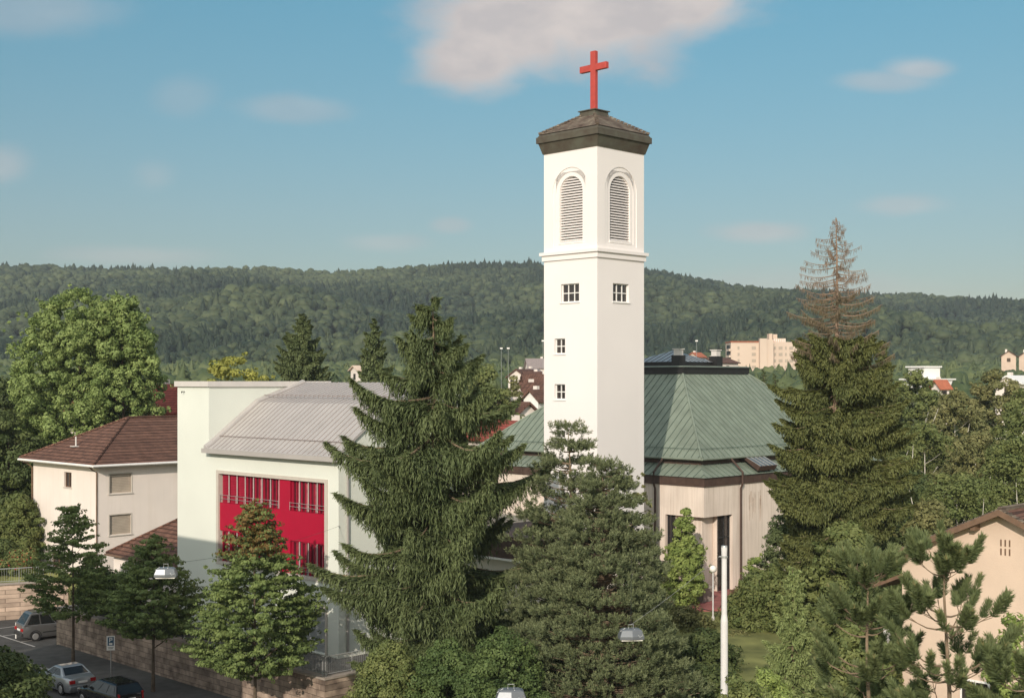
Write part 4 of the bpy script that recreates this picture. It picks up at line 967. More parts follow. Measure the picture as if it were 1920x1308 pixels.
# ---------------------------------------------------------------- cars
M['car_silver'] = mat('silver_car_paint', (.36, .38, .40), .28, .03, 2, metallic=.6, coat=.5)
M['car_grey'] = mat('grey_car_paint', (.15, .15, .15), .3, .03, 2, metallic=.6, coat=.5)
M['car_black'] = mat('black_car_paint', (.012, .012, .013), .2, .03, 2, metallic=.2, coat=.7)
M['car_glass'] = mat('car_glass', (.012, .014, .014), .06, .2, 1, spec=.7)
M['tyre'] = mat('tyre_rubber', (.02, .02, .02), .85, .1, 6)
M['rim'] = mat('wheel_rim', (.40, .40, .40), .35, .05, 4, metallic=.6)
M['lamp_red'] = mat('tail_light', (.38, .02, .02), .2, .1, 4)
M['lamp_clear'] = mat('headlight', (.6, .6, .58), .15, .05, 4)
def car(label, cat, loc, rz, L, Wd, H, paint, kind, group):
    """local frame: x forward, z up, centre at ground"""
    r = thing('parked_car', label, cat, loc, group, rz)
    h = Wd / 2; X0, X1 = -L / 2, L / 2
    if kind == 'sedan':
        belt = [(X0, .70), (X0 + .06, .92), (X0 + .70, .98), (X0 + 1.3, .93), (0, .90), (X1 - 1.35, .88), (X1 - .5, .78), (X1 - .1, .66), (X1, .50)]
        cab = dict(b0=X0 + .62, t0=X0 + 1.22, t1=X1 - 2.25, b1=X1 - 1.25)
    elif kind == 'wagon':
        belt = [(X0, .66), (X0 + .04, .95), (X0 + .7, .95), (X0 + 1.3, .95), (0, .92), (X1 - 1.3, .90), (X1 - .5, .80), (X1 - .1, .68), (X1, .50)]
        cab = dict(b0=X0 + .06, t0=X0 + .38, t1=X1 - 2.1, b1=X1 - 1.2)
    else:
        belt = [(X0, .62), (X0 + .04, 1.02), (X0 + .7, 1.05), (X0 + 1.3, 1.05), (0, 1.02), (X1 - 1.1, .98), (X1 - .45, .82), (X1 - .1, .66), (X1, .50)]
        cab = dict(b0=X0 + .06, t0=X0 + .55, t1=X1 - 2.1, b1=X1 - .85)
    def wd(x):
        t = abs(x) / (L / 2); return h * (1 - .16 * max(0, (t - .62) / .38) ** 2)
    m = MB(); rings = []
    xs = sorted({x for x, _ in belt} | {X0 + .78 - .36, X0 + .78 + .36, X1 - .85 - .36, X1 - .85 + .36})
    for x in xs:
        zt = float(np.interp(x, [b[0] for b in belt], [b[1] for b in belt])); w = wd(x)
        zb = .20 if abs(x) < L / 2 - .05 else .32
        rings.append([(x, -w * .94, zb), (x, -w, .38), (x, -w, min(.62, zt - .06)), (x, -w * .965, zt - .05), (x, -w * .88, zt), (x, 0, zt + .02), (x, w * .88, zt), (x, w * .965, zt - .05), (x, w, min(.62, zt - .06)), (x, w, .38), (x, w * .94, zb)])
    nr_ = 11; vs = sum(rings, [])
    fsx = [(i * nr_ + k, i * nr_ + (k + 1) % nr_, (i + 1) * nr_ + (k + 1) % nr_, (i + 1) * nr_ + k) for i in range(len(xs) - 1) for k in range(nr_)]
    fsx += [tuple(range(nr_)), tuple(range(len(vs) - 1, len(vs) - nr_ - 1, -1))]
    m.add(vs, fsx); o = m.build('body', paint, r, local=True, smooth=True); bv = o.modifiers.new('bevel', 'BEVEL'); bv.width = .02; bv.segments = 2; bv.limit_method = 'ANGLE'
    zb_ = float(np.interp(cab['b0'] + .6, [b[0] for b in belt], [b[1] for b in belt])) - .02
    hb, ht = h * .93, h * .72
    def zbelt(x): return float(np.interp(x, [b[0] for b in belt], [b[1] for b in belt])) - .01
    # roof and pillars: solid cabin; glass set 5 mm proud
    B = [(cab['b0'], -hb, zbelt(cab['b0'])), (cab['b1'], -hb, zbelt(cab['b1'])), (cab['b1'], hb, zbelt(cab['b1'])), (cab['b0'], hb, zbelt(cab['b0']))]
    T = [(cab['t0'], -ht, H - .06), (cab['t1'], -ht, H - .04), (cab['t1'], ht, H - .04), (cab['t0'], ht, H - .06)]
    T2 = [(cab['t0'] + .12, -ht * .82, H), (cab['t1'] - .1, -ht * .82, H), (cab['t1'] - .1, ht * .82, H), (cab['t0'] + .12, ht * .82, H)]
    m = MB(); m.add(B + T + T2, [(0, 1, 5, 4), (1, 2, 6, 5), (2, 3, 7, 6), (3, 0, 4, 7), (4, 5, 9, 8), (5, 6, 10, 9), (6, 7, 11, 10), (7, 4, 8, 11), (8, 9, 10, 11)])
    o = m.build('roof', paint, r, local=True); bv = o.modifiers.new('bevel', 'BEVEL'); bv.width = .03; bv.segments = 2
    def pane(p, ins, off, nm):
        """quad p shrunk by insets (s, t fractions) and pushed out"""
        p = [Vector(q) for q in p]; (s0, s1, t0, t1) = ins
        g = lambda s, t: (p[0].lerp(p[1], s)).lerp(p[3].lerp(p[2], s), t)
        n_ = (p[1] - p[0]).cross(p[3] - p[0]).normalized(); cen = sum(p, Vector()) / 4
        if n_.dot(cen - Vector((0, 0, .8))) < 0: n_ = -n_
        q = [g(s0, t0) + n_ * off, g(s1, t0) + n_ * off, g(s1, t1) + n_ * off, g(s0, t1) + n_ * off]
        mm = MB(); mm.quad(*q); mm.build(nm, 'car_glass', r, local=True)
    pane([B[0], B[3], T[3], T[0]], (.08, .92, .12, .92), .012, 'rear_window')
    pane([B[1], B[2], T[2], T[1]], (.06, .94, .08, .94), .012, 'windscreen')
    cuts = [(.06, .30), (.33, .60), (.63, .93)] if kind != 'sedan' else [(.12, .44), (.48, .88)]
    for sgn, (i, j, k, l) in ((-1, (0, 1, 5, 4)), (1, (3, 2, 6, 7))):
        A8 = B + T
        for c_ in cuts: pane([A8[i], A8[j], A8[k], A8[l]], (c_[0], c_[1], .10, .88), .012, 'side_window')
    for x in (X0 + .78, X1 - .85):
        for sgn in (-1, 1):
            y = sgn * (h - .09)
            mm = MB(); mm.tube([(x, y - sgn * .1, .31), (x, y + sgn * .098, .31)], .31, 22); wh = mm.build('wheel', 'tyre', r, local=True)
            mm = MB(); mm.tube([(x, y + sgn * .099, .31), (x, y + sgn * .112, .31)], [.20, .17], 16); mm.build('rim', 'rim', wh, local=True)
            mm = MB()
            pts = [(x + .37 * math.cos(math.pi * t / 10), sgn * (h + .004), .31 + .37 * math.sin(math.pi * t / 10)) for t in range(11)]
            mm.tube(pts, .022, 5); mm.build('wheel_arch', 'tyre', r, local=True)
    for sgn in (-1, 1):
        mm = MB()
        if kind == 'wagon': mm.box(X0 - .012, X0 + .10, min(sgn * h * .70, sgn * h * .80), max(sgn * h * .70, sgn * h * .80), .62, 1.02)
        else: mm.box(X0 - .02, X0 + .12, min(sgn * h * .50, sgn * h * .845), max(sgn * h * .50, sgn * h * .845), .66, .84)
        mm.build('tail_light', 'lamp_red', r, local=True)
        mm = MB(); mm.box(X1 - .16, X1 - .02, min(sgn * h * .52, sgn * h * .8), max(sgn * h * .52, sgn * h * .8), .54, .68); mm.build('headlight', 'lamp_clear', r, local=True)
        mm = MB(); xm = cab['b1'] - .25; mm.box(xm - .05, xm + .08, min(sgn * (h + .02), sgn * (h + .20)), max(sgn * (h + .02), sgn * (h + .20)), .95, 1.07); mm.box(xm, xm + .05, min(sgn * (h * .9), sgn * (h + .03)), max(sgn * (h * .9), sgn * (h + .03)), .96, 1.0); mm.build('wing_mirror', paint, r, local=True)
        mm = MB()
        for x in (-.1, .95): mm.box(x - .1, x + .1, min(sgn * (h - .015), sgn * (h + .03)), max(sgn * (h - .015), sgn * (h + .03)), .79, .82)
        mm.build('door_handle', 'black', r, local=True)
        mm = MB(); mm.box(X0 + 1.25, X1 - 1.3, min(sgn * (h - .01), sgn * (h + .015)), max(sgn * (h - .01), sgn * (h + .015)), .50, .56); mm.build('side_moulding', 'black' if kind != 'sedan' else 'rim', r, local=True)
    mm = MB(); mm.box(X0 - .08, X0 + .14, -h * .86, h * .86, .34, .56); o = mm.build('bumper', paint if kind == 'sedan' else 'dark_metal', r, local=True); bv = o.modifiers.new('bevel', 'BEVEL'); bv.width = .04; bv.segments = 3
    mm = MB(); mm.box(X1 - .14, X1 + .06, -h * .84, h * .84, .32, .50); o = mm.build('bumper', paint if kind == 'sedan' else 'dark_metal', r, local=True); bv = o.modifiers.new('bevel', 'BEVEL'); bv.width = .04; bv.segments = 3
    mm = MB(); mm.box(X0 - .035 if kind == 'sedan' else X0 - .02, X0 + .02, -.25, .25, .66, .77); mm.build('number_plate', 'trim', r, local=True)
    mm = MB(); 
    for sgn in (-1, 1): mm.tube([(cab['t0'] + .2, sgn * ht * .86, H + .03), (cab['t1'] - .2, sgn * ht * .86, H + .03)], .018, 5)
    if kind != 'sedan': mm.build('roof_rail', 'dark_metal', r, local=True)
    return r
hd = math.atan2(R2, -R2)      # heading along +u (left and away)
q = fs(13.1, -8.4, .004); car('silver four door saloon seen from behind, parked by the pavement', 'car', q, hd, 4.2, 1.72, 1.40, 'car_silver', 'sedan', 'cars parked along the street')
q = fs(7.9, -8.5, .004); car('black estate car with tall red rear lights parked behind the silver saloon', 'car', q, hd, 4.3, 1.72, 1.46, 'car_black', 'wagon', 'cars parked along the street')
q = Vector((-29.75, 84.6, .006)); car('grey people carrier reversed into the sunlit parking bay at the left', 'car', q, math.atan2(R2, R2) - .12, 4.3, 1.76, 1.78, 'car_grey', 'van', None)

# ---------------------------------------------------------------- vegetation builders
def unit(a): return a / np.maximum(np.linalg.norm(a, axis=1, keepdims=True), 1e-9)
def rdir(r, n): return unit(r.normal(size=(n, 3)))
def rhombs(c, u, v):
    """leaf faces: centre c, half length vector u, half width vector v"""
    n = len(c); V = np.empty((n, 4, 3)); V[:, 0] = c - u; V[:, 1] = c + v; V[:, 2] = c + u; V[:, 3] = c - v
    return V.reshape(-1, 3), np.arange(4 * n).reshape(n, 4)
def leaves_on(r, c, nrm, size, asp=.55):
    n = len(c); t = unit(np.cross(nrm, rdir(r, n))); b = np.cross(nrm, t); s = (size * r.uniform(.6, 1.3, n))[:, None]
    return rhombs(c, t * s, b * s * asp)
def clump_leaves(r, cen, rad, per, size, flat=.75, up=.25, shell=.55, axis=None):
    k = len(cen); d = rdir(r, k * per); rr = r.uniform(shell, 1.0, k * per) ** .6
    cc = np.repeat(cen, per, 0); rd = np.repeat(rad, per)[:, None]
    p = d * rd * rr[:, None] * np.array([1, 1, flat])
    if axis is not None:      # sprays: each clump drawn out along its branch and sagging at the tip
        o = unit(np.stack([cen[:, 0] - axis[0], cen[:, 1] - axis[1], np.zeros(k)], 1)); o = np.repeat(o, per, 0); a_ = (p * o).sum(1)
        p = p * .8 + o * (a_ * 1.1)[:, None]; p[:, 2] += .35 * a_ - .25 * np.abs(a_) ** 1.5
    p = cc + p
    nrm = unit(d + rdir(r, k * per) * .6 + np.array([0, 0, up]))
    V, Fc = leaves_on(r, p, nrm, size)
    tone = np.repeat(r.uniform(.05, .55, k), per) + r.uniform(0, .38, k * per)
    return V, Fc, np.repeat(tone, 4)

def tree_trunk(root, base, h, r0, lean=0.0, m='bark', limbs=7, spread=2.0, seed=0, top=.8, first=.35):
    rr = random.Random(seed); b = Vector(base); mb = MB()
    n = 8; pts = []
    ph = rr.uniform(0, 6)
    for i in range(n + 1):
        t = i / n; pts.append(b + Vector((lean * t + .12 * r0 * 4 * math.sin(3 * t + ph) * t, .1 * r0 * 4 * math.cos(2.5 * t + ph) * t, h * top * t - (.3 if i == 0 else 0))))
    mb.tube(pts, [r0 * (1.25 if i == 0 else 1 - .82 * i / n) for i in range(n + 1)], 9)
    for k in range(limbs):
        t = first + (.95 - first) * k / max(1, limbs - 1); i = min(n - 1, int(t * n)); p = pts[i].lerp(pts[i + 1], t * n - i)
        a = k * 2.4 + rr.uniform(-.4, .4); ln = spread * (1.05 - .6 * t) * rr.uniform(.7, 1.1)
        q = [p + Vector((math.cos(a) * ln * s, math.sin(a) * ln * s, ln * (.55 * s + .25 * s * s))) for s in (0, .35, .7, 1)]
        rb = r0 * (1 - .75 * t) * .5; mb.tube(q, [rb, rb * .7, rb * .45, rb * .2], 6)
        for e in (-.7, .7):
            q2 = [q[2], q[2] + Vector((math.cos(a + e) * ln * .35, math.sin(a + e) * ln * .35, ln * .25))]; mb.tube(q2, [rb * .4, rb * .12], 4)
    return mb.build('trunk', m, root)

def crown_points(r, prof, n, cx, cy, z0, h, shell=.55, sx=1.0):
    """clump centres in a body of revolution. prof: (height fraction, radius)"""
    zf = np.array([p[0] for p in prof]); rf = np.array([p[1] for p in prof])
    zz = np.linspace(0, 1, 200); w = np.interp(zz, zf, rf) + .05 * rf.max(); w = w / w.sum()
    f = r.choice(zz, n, p=w) + r.uniform(-.01, .01, n); f = np.clip(f, 0, 1)
    R = np.interp(f, zf, rf); a = r.uniform(0, 2 * np.pi, n); q = np.sqrt(r.uniform(shell ** 2, 1, n))
    lump = 1 + .16 * np.sin(a * 3 + f * 9 + r.uniform(0, 6)) + .10 * np.sin(a * 5 - f * 14)
    return np.stack([cx + R * q * lump * np.cos(a) * sx, cy + R * q * lump * np.sin(a), z0 + h * f], 1), R

def broadleaf(name, label, base, top, prof, m, cat='tree', group=None, nc=120, per=80, leafs=.2, crad=(.5, .9), z0=None, trunk=.16, tm='bark', seed=0, flat=.7, parts=True, sx=1.0, tips=0, lean=0.0, shell=.5, second=None, spray=False):
    r = np.random.default_rng(seed + 100); base = Vector(base); t = thing(name, label, cat, base, group)
    z0 = base.z if z0 is None else z0; H = top - z0
    cen, R = crown_points(r, prof, nc, base.x + lean, base.y, z0, H, shell, sx); rad = r.uniform(crad[0], crad[1], nc)
    V, Fc, A = clump_leaves(r, cen, rad, per, leafs, flat, axis=(base.x + lean, base.y) if spray else None)
    if tips:      # loose twigs standing out of the outline
        c2, R2_ = crown_points(r, [(a, b * 1.12 + .05) for a, b in prof], tips, base.x + lean, base.y, z0, H * 1.03, .95, sx)
        V2, F2, A2 = clump_leaves(r, c2, np.full(tips, crad[0] * .45), 14, leafs * .9, .9); Fc = np.concatenate([Fc, F2 + len(V)]); V = np.concatenate([V, V2]); A = np.concatenate([A, A2])
    if second:
        msk = (V[:, 2] > z0 + H * second[1])[::4] & (r.uniform(size=len(Fc)) < second[2])
        F_a = Fc[~msk]; F_b = Fc[msk]
        o2 = npmesh('tinted_leaves', V, F_b, second[0], t, A)
        Fc = F_a
    if parts:
        npmesh('crown' if cat == 'tree' else 'foliage', V, Fc, m, t, A)
        if trunk: tree_trunk(t, base, max(1.0, (top - base.z)), trunk, m=tm, spread=max(p[1] for p in prof) * .9, seed=seed, lean=lean)
    return t

def spruce(name, label, base, H, R, m, seed=0, group=None, z_lo=.05, z_hi=1.0, nb=90, droop=.35, upturn=.30, twig=.55, tw=.05, dens=1.0, tm='bark_pine', trunk=.25, ap=1.0, cat='tree', dead=None, prof=None, radf=None, pieces=5, rnd=.0):
    """drooping conifer: branches sag and turn up at the tip, hung with curtains of twigs"""
    r = np.random.default_rng(seed + 500); base = Vector(base); t = thing(name, label, cat, base, group)
    P_c = []; U = []; Vv = []; A = []; wood = MB()
    bx = []
    for k in range(nb):
        f = z_lo + (z_hi - z_lo) * min(1, max(0, (k + r.uniform(0, .9)) / nb + r.normal(0, rnd)))
        if prof is None: Lb = R * (1 - f) ** ap * 1.02 + .18
        else: Lb = float(np.interp(f, [p[0] for p in prof], [p[1] for p in prof]))
        Lb *= r.uniform(.66, 1.12) if f < .9 else r.uniform(.85, 1.1); a = k * 2.399 + r.uniform(-.5, .5)
        if radf: Lb *= radf(a, f)
        z = base.z + H * f; ca, sa = math.cos(a), math.sin(a)
        sag = droop * Lb * r.uniform(.7, 1.25); upl = upturn * Lb * r.uniform(.6, 1.3); rise = .10 * Lb * f * 2 + r.normal(0, .05) * Lb
        def path(s): return np.stack([base.x + ca * Lb * s, base.y + sa * Lb * s, z + rise * s - sag * np.sin(s * 1.9) + upl * s ** 3.2], -1)
        ss = np.linspace(0, 1, 7); pp = path(ss); wr = .018 + .010 * Lb
        wood.tube([Vector(q) for q in pp], [wr * (1 - .85 * s) for s in ss], 5, cap=False)
        n = int(dens * (26 + 50 * Lb * Lb ** .35)); n = max(n, 14)
        s = r.uniform(.12, 1.0, n) ** .85
        c = path(s)
        side = np.array([-sa, ca, 0.0]); wl = (.04 + .33 * Lb * (1 - s) ** .85 * np.minimum(1, s * 2.6))
        off = r.uniform(-1, 1, n) * wl
        c = c + side * off[:, None]; c[:, 2] -= np.abs(off) * .28
        out = np.array([ca, sa, 0.0])
        L_ = twig * r.uniform(.35, 1.25, n) * (.18 + .82 * np.clip((1.02 - s) * 2.2, 0, 1)) * min(1, .35 + Lb / 2.5)
        tone_b = r.uniform(-.12, .12)
        # hanging twigs: a string of small needle tufts each
        d0 = unit(np.stack([out[0] * .18 + r.normal(0, .13, n), out[1] * .18 + r.normal(0, .13, n), np.full(n, -1.0)], 1))
        np_ = pieces
        for q in range(np_):
            keep_ = L_ > (q - 1.2) * .13
            d = unit(d0 + r.normal(0, .34, (n, 3)))[keep_]; m_n = int(keep_.sum())
            if m_n == 0: continue
            cc = (c + d0 * (L_ * (q + r.uniform(.1, .9, n)) / np_)[:, None] + r.normal(0, .02, (n, 3)))[keep_]
            wv = unit(np.cross(d, rdir(r, m_n))); hl_ = (.055 + .5 * L_[keep_] / np_) * r.uniform(.8, 1.2, m_n)
            P_c.append(cc); U.append(d * hl_[:, None]); Vv.append(wv * (tw * (1 - .45 * q / np_) * r.uniform(.7, 1.3, m_n))[:, None])
            A.append(np.clip(r.uniform(0, .45, m_n) + .45 * s[keep_] + tone_b, 0, 1))
        # sprays lying along the branch
        n2 = int(n * .9); s2 = r.uniform(.12, 1.0, n2); c2 = path(s2); wl2 = (.04 + .30 * Lb * (1 - s2) ** .85); off2 = r.uniform(-1, 1, n2) * wl2
        c2 = c2 + side * off2[:, None]; c2[:, 2] -= np.abs(off2) * .24 - .02
        d = unit(out[None] * 1.0 + side[None] * (np.sign(off2) * .6)[:, None] + np.stack([np.zeros(n2), np.zeros(n2), r.uniform(-.3, .35, n2)], 1) + r.normal(0, .15, (n2, 3)))
        wv = unit(np.cross(d, r.normal(0, .4, (n2, 3)) + np.array([0, 0, 1.0]))); ll = r.uniform(.10, .24, n2) * (.5 + twig)
        P_c.append(c2); U.append(d * ll[:, None]); Vv.append(wv * (tw * 1.1 * r.uniform(.7, 1.3, n2))[:, None]); A.append(np.clip(r.uniform(.2, .8, n2) + .25 * s2, 0, 1))
    c = np.concatenate(P_c); V, Fc = rhombs(c, np.concatenate(U), np.concatenate(Vv)); A = np.repeat(np.concatenate(A), 4)
    npmesh('crown', V, Fc, m, t, A)
    tr = MB(); n = 10; tr.tube([base + Vector((.06 * math.sin(i), .05 * math.cos(i * 1.7), H * i / n - (.3 if i == 0 else 0))) for i in range(n + 1)], [trunk * (1 - .93 * i / n) for i in range(n + 1)], 10)
    tb = tr.build('trunk', tm, t); wood.build('branches', tm, tb)
    return t

def tufts(r, tips, dirs, L, nn, nl, nw, spread=.9, core=None):
    """bottle-brush shoots of needles: tips (n,3) shoot bases, dirs (n,3)"""
    k = len(tips); s = r.uniform(0, 1, (k, nn)); p = tips[:, None] + dirs[:, None] * (L[:, None] * s)[..., None]
    d = rdir(r, k * nn).reshape(k, nn, 3); d = d - (d * dirs[:, None]).sum(-1, keepdims=True) * dirs[:, None]
    d = d / np.maximum(np.linalg.norm(d, axis=-1, keepdims=True), 1e-6)
    d = d * spread + dirs[:, None] * (.45 + .7 * s[..., None]); d = d.reshape(-1, 3); d[:, 2] += .12; d = unit(d)
    p = p.reshape(-1, 3); ln = nl * r.uniform(.7, 1.2, k * nn); w = unit(np.cross(d, rdir(r, k * nn))) * nw
    V, Fc = rhombs(p + d * (ln * .5)[:, None], d * (ln * .5)[:, None], w)
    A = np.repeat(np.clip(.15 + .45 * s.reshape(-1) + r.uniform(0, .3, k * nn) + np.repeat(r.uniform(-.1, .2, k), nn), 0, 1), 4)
    return V, Fc, A

def near_pine(label, base, top, prof, seed, nbr=34, tr=.13, leader=True, group=None, shoot=.62, nn=330, nl=.18, nw=.0095, lean=0.0, extra=3):
    r = np.random.default_rng(seed + 900); base = Vector(base); t = thing('pine_tree', label, 'tree', base, group)
    H = top - base.z; wood = MB(); tips = []; dirs = []; Ls = []; candles = MB()
    n = 12; axis = [base + Vector((lean * (i / n) + .05 * math.sin(i * 1.1 + seed), .05 * math.cos(i * .9), H * .94 * i / n - (.3 if i == 0 else 0))) for i in range(n + 1)]
    wood_t = MB(); wood_t.tube(axis, [tr * (1 - .86 * i / n) for i in range(n + 1)], 10)
    tk = wood_t.build('trunk', 'bark_pine', t)
    zf = [p[0] for p in prof]; rf = [p[1] for p in prof]
    for k in range(nbr):
        f = zf[0] + (zf[-1] - zf[0]) * (k + .5) / nbr; f = round(f * 11) / 11 * .55 + f * .45     # loose whorls
        Lb = float(np.interp(f, zf, rf)) * r.uniform(.65, 1.15); a = k * 2.399 + r.uniform(-.4, .4); i = min(n - 1, int(f / .94 * n)); i = max(0, min(i, n - 1))
        p0 = axis[i].lerp(axis[i + 1], min(1, f / .94 * n - i)); ca, sa = math.cos(a), math.sin(a)
        rise = Lb * r.uniform(.15, .5)
        pth = [p0 + Vector((ca * Lb * s, sa * Lb * s, rise * s ** 1.8 - .08 * Lb * math.sin(s * 3.1))) for s in (0, .25, .5, .75, 1)]
        rb = .018 + .012 * Lb; wood.tube(pth, [rb, rb * .8, rb * .6, rb * .45, rb * .3], 6)
        ends = [(pth[4], .95)] + [(pth[j].lerp(pth[j + 1], r.uniform(0, 1)), .6) for j in (3, 2, 3, 2, 1)[:extra + (1 if Lb > 1 else 0)]]
        for (e, sc) in ends:
            b = a + r.uniform(-1.1, 1.1) * (1 if sc < .9 else .3); lf = r.uniform(.25, .5) * Lb * .5 * (1 if sc < .9 else .15) + .08
            q = e + Vector((math.cos(b) * lf, math.sin(b) * lf, .12)); wood.tube([e, q], [rb * .35, rb * .25], 4)
            dd = Vector((math.cos(b) * .55, math.sin(b) * .55, r.uniform(.45, 1.2))).normalized(); tips.append(q); dirs.append(dd); Ls.append(shoot * r.uniform(.65, 1.1) * (1 if sc > .9 else .85))
    if leader:
        for j in range(4): tips.append(axis[-1] + Vector((0, 0, -.35 * j))); dirs.append(Vector((r.normal(0, .08), r.normal(0, .08), 1)).normalized()); Ls.append(shoot * 1.1)
    wood.build('branches', 'bark_pine', tk)
    T = np.array([list(x) for x in tips]); D = np.array([list(x) for x in dirs]); Ls = np.array(Ls)
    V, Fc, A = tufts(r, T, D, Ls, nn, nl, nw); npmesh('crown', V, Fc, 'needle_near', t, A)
    cm = MB()
    for i in range(len(tips)):
        if r.uniform() < .33:
            e = tips[i] + dirs[i] * Ls[i] * 1.02
            for j in range(3): cm.tube([e, e + (dirs[i] + Vector(r.normal(0, .35, 3))).normalized() * .13], [.014, .006], 4)
    if cm.v: o = cm.build('young_shoots', 'candle', t); o['kind'] = 'stuff'
    return t

# ---------------------------------------------------------------- street trees
def street_tree(label, px, pyt, Y, w, zb, seed, h_crown_low, prof=None, **k):
    p = P(px, pyt, Y)
    prof = prof or [(0, .35), (.12, .85), (.3, 1.0), (.5, .85), (.7, .55), (.88, .32), (1, .1)]
    return broadleaf('street_tree', label, (p.x, p.y, .12), p.z, [(a, b * w) for a, b in prof], 'leaf_street', 'tree', 'young street trees along the pavement', z0=h_crown_low, trunk=.10, seed=seed, leafs=.085, crad=(.22, .42), flat=.45, tips=170, spray=True, **k)
street_tree('young street tree with open sunlit top in front of the pink house', 137, 948, 75.8, 2.35, 0, 1, 2.7, nc=230, per=80)
street_tree('dark young street tree in shade between the parking sign and the school', 287, 1008, 69.1, 2.35, 0, 2, 2.9, nc=330, per=85)
street_tree('tall street tree with reddish brown top in front of the crimson panel', 478, 938, 62.0, 2.75, 0, 3, 2.6, nc=520, per=95,
            prof=[(0, .45), (.1, .92), (.28, 1.0), (.42, .88), (.52, .76), (.66, .56), (.8, .34), (.92, .16), (1, .02)], second=('leaf_autumn', .70, .65))

# hedge and shrubs on the terrace wall behind the street trees
def hedge(label, u0, u1, v0, v1, z0, z1, m, seed, n=160, per=60):
    r = np.random.default_rng(seed); c = fs((u0 + u1) / 2, (v0 + v1) / 2, z0); t = thing('hedge', label, 'hedge', c)
    u = r.uniform(u0, u1, n); v = r.uniform(v0, v1, n); z = r.uniform(z0 + .2, z1 - .1, n); cen = np.array([list(fs(a, b, c_)) for a, b, c_ in zip(u, v, z)])
    V, Fc, A = clump_leaves(r, cen, r.uniform(.3, .5, n), per, .11, .8); npmesh('foliage', V, Fc, m, t, A)
    mb = MB()
    for k in range(14): q = fs(u0 + (u1 - u0) * (k + .5) / 14, (v0 + v1) / 2, z0); mb.tube([q, q + Vector((.1, .05, (z1 - z0) * .8))], [.03, .012], 5)
    mb.build('stems', 'bark', t); return t
hedge('dark leafy hedge on the stone wall between the first two street trees', 15.9, 23.4, -2.9, -1.6, 2.35, 5.0, 'leaf_dark', 11, 230, 90)
hedge('low dark creeper spilling over the stone wall under the second street tree', 10.5, 15.5, -3.3, -2.0, 1.8, 3.1, 'leaf_dark', 12, 90, 60)

def bush(label, px, pyt, Y, w, m, seed, zb=None, leafs=.13, nc=110, per=80, name='shrub', cat='shrub', prof=None, crad=(.35, .65), trunk=.05, depth=1.0, **k):
    p = P(px, pyt, Y); zb = gz(p.x, p.y) if zb is None else zb
    prof = prof or [(0, .8), (.25, 1.0), (.6, .85), (.85, .5), (1, .15)]
    return broadleaf(name, label, (p.x, p.y, zb), p.z, [(a, b * w) for a, b in prof], m, cat, None, nc=nc, per=int(per * 1.5), leafs=leafs * .8, crad=crad, seed=seed, trunk=trunk, tips=k.pop('tips', 30), **k)

# left edge
bush('dark leafy branches of a near street tree in the bottom left corner', -25, 1225, 50, 2.3, 'leaf_dark', 21, 0, .12, 240, 100, name='street_tree', cat='tree', trunk=.12, prof=[(0, .2), (.35, .3), (.5, .9), (.75, 1), (.9, .7), (1, .25)])
bush('dark tall tree behind the left edge of the pink house', 14, 770, 112, 3.4, 'leaf_dark', 22, None, .20, 260, 90, name='tree', cat='tree', trunk=.25, crad=(.6, 1.1))
bush('bluish dark tree at the far left under the maple', -12, 690, 124, 4.4, 'leaf_dark', 23, None, .22, 240, 90, name='tree', cat='tree', trunk=.25, crad=(.7, 1.2))
bush('mid green shrub at the left corner of the pink house', 34, 930, 99, 2.1, 'leaf_mid', 24, 2.4, .14, 200, 90)
bush('shrub with small red flowers behind the garden railing', 38, 1032, 95.5, 1.2, 'leaf_mid', 25, 2.4, .11, 90, 80, second=('flower_red', .3, .06))
bush('low shrub behind the garden railing at the very left', 2, 1015, 96, 1.6, 'leaf_dark', 26, 2.4, .12, 100, 80)
# great maple
p = P(148, 545, 118)
broadleaf('maple_tree', 'huge round bright green maple rising behind the pink house', (p.x, p.y, 3), p.z, [(0, .35), (.10, .55), (.28, .92), (.5, 1.0), (.68, .95), (.82, .78), (.93, .52), (1, .22)] and [(a, b * 5.5) for a, b in [(0, .45), (.10, .72), (.28, .95), (.5, 1.0), (.68, .95), (.82, .78), (.93, .52), (1, .15)]],
          'leaf_maple', nc=900, per=130, leafs=.14, crad=(.38, .8), z0=7.5, trunk=.42, seed=31, tips=260, flat=.8, shell=.35)
p = P(205, 556, 116)
broadleaf('maple_tree', 'second rounded crown of bright green maple at the right shoulder', (p.x + 1.2, p.y, 3), p.z, [(a, b * 3.3) for a, b in [(0, .5), (.2, .9), (.5, 1.0), (.75, .85), (.92, .5), (1, .15)]],
          'leaf_maple', nc=440, per=125, leafs=.14, crad=(.38, .75), z0=9, trunk=.3, seed=32, tips=120, flat=.8)

# big weeping spruce in the middle
p = P(812, 1300, 60)
def rf1(a, f): return 1.0 + .20 * math.sin(2 * a + 1.0 + 5 * f) + .06
BZ = 2.0; HT = P(812, 556, 60).z - BZ
spruce('spruce_tree', 'big weeping spruce with drooping fringed branches in front of the school', (p.x, p.y, BZ), HT, 4.6, 'needle_spruce', seed=3, nb=100, twig=1.0, tw=.033, dens=1.45, trunk=.27, droop=.24, upturn=.17, rnd=.012,
       prof=[(0, 3.2), (.13, 3.9), (.24, 4.6), (.35, 4.9), (.46, 5.1), (.565, 5.3), (.66, 5.0), (.726, 4.3), (.79, 3.4), (.84, 2.8), (.875, 2.1), (.90, 1.75), (.95, 1.45), (.98, .7), (1.0, .2)], radf=rf1)
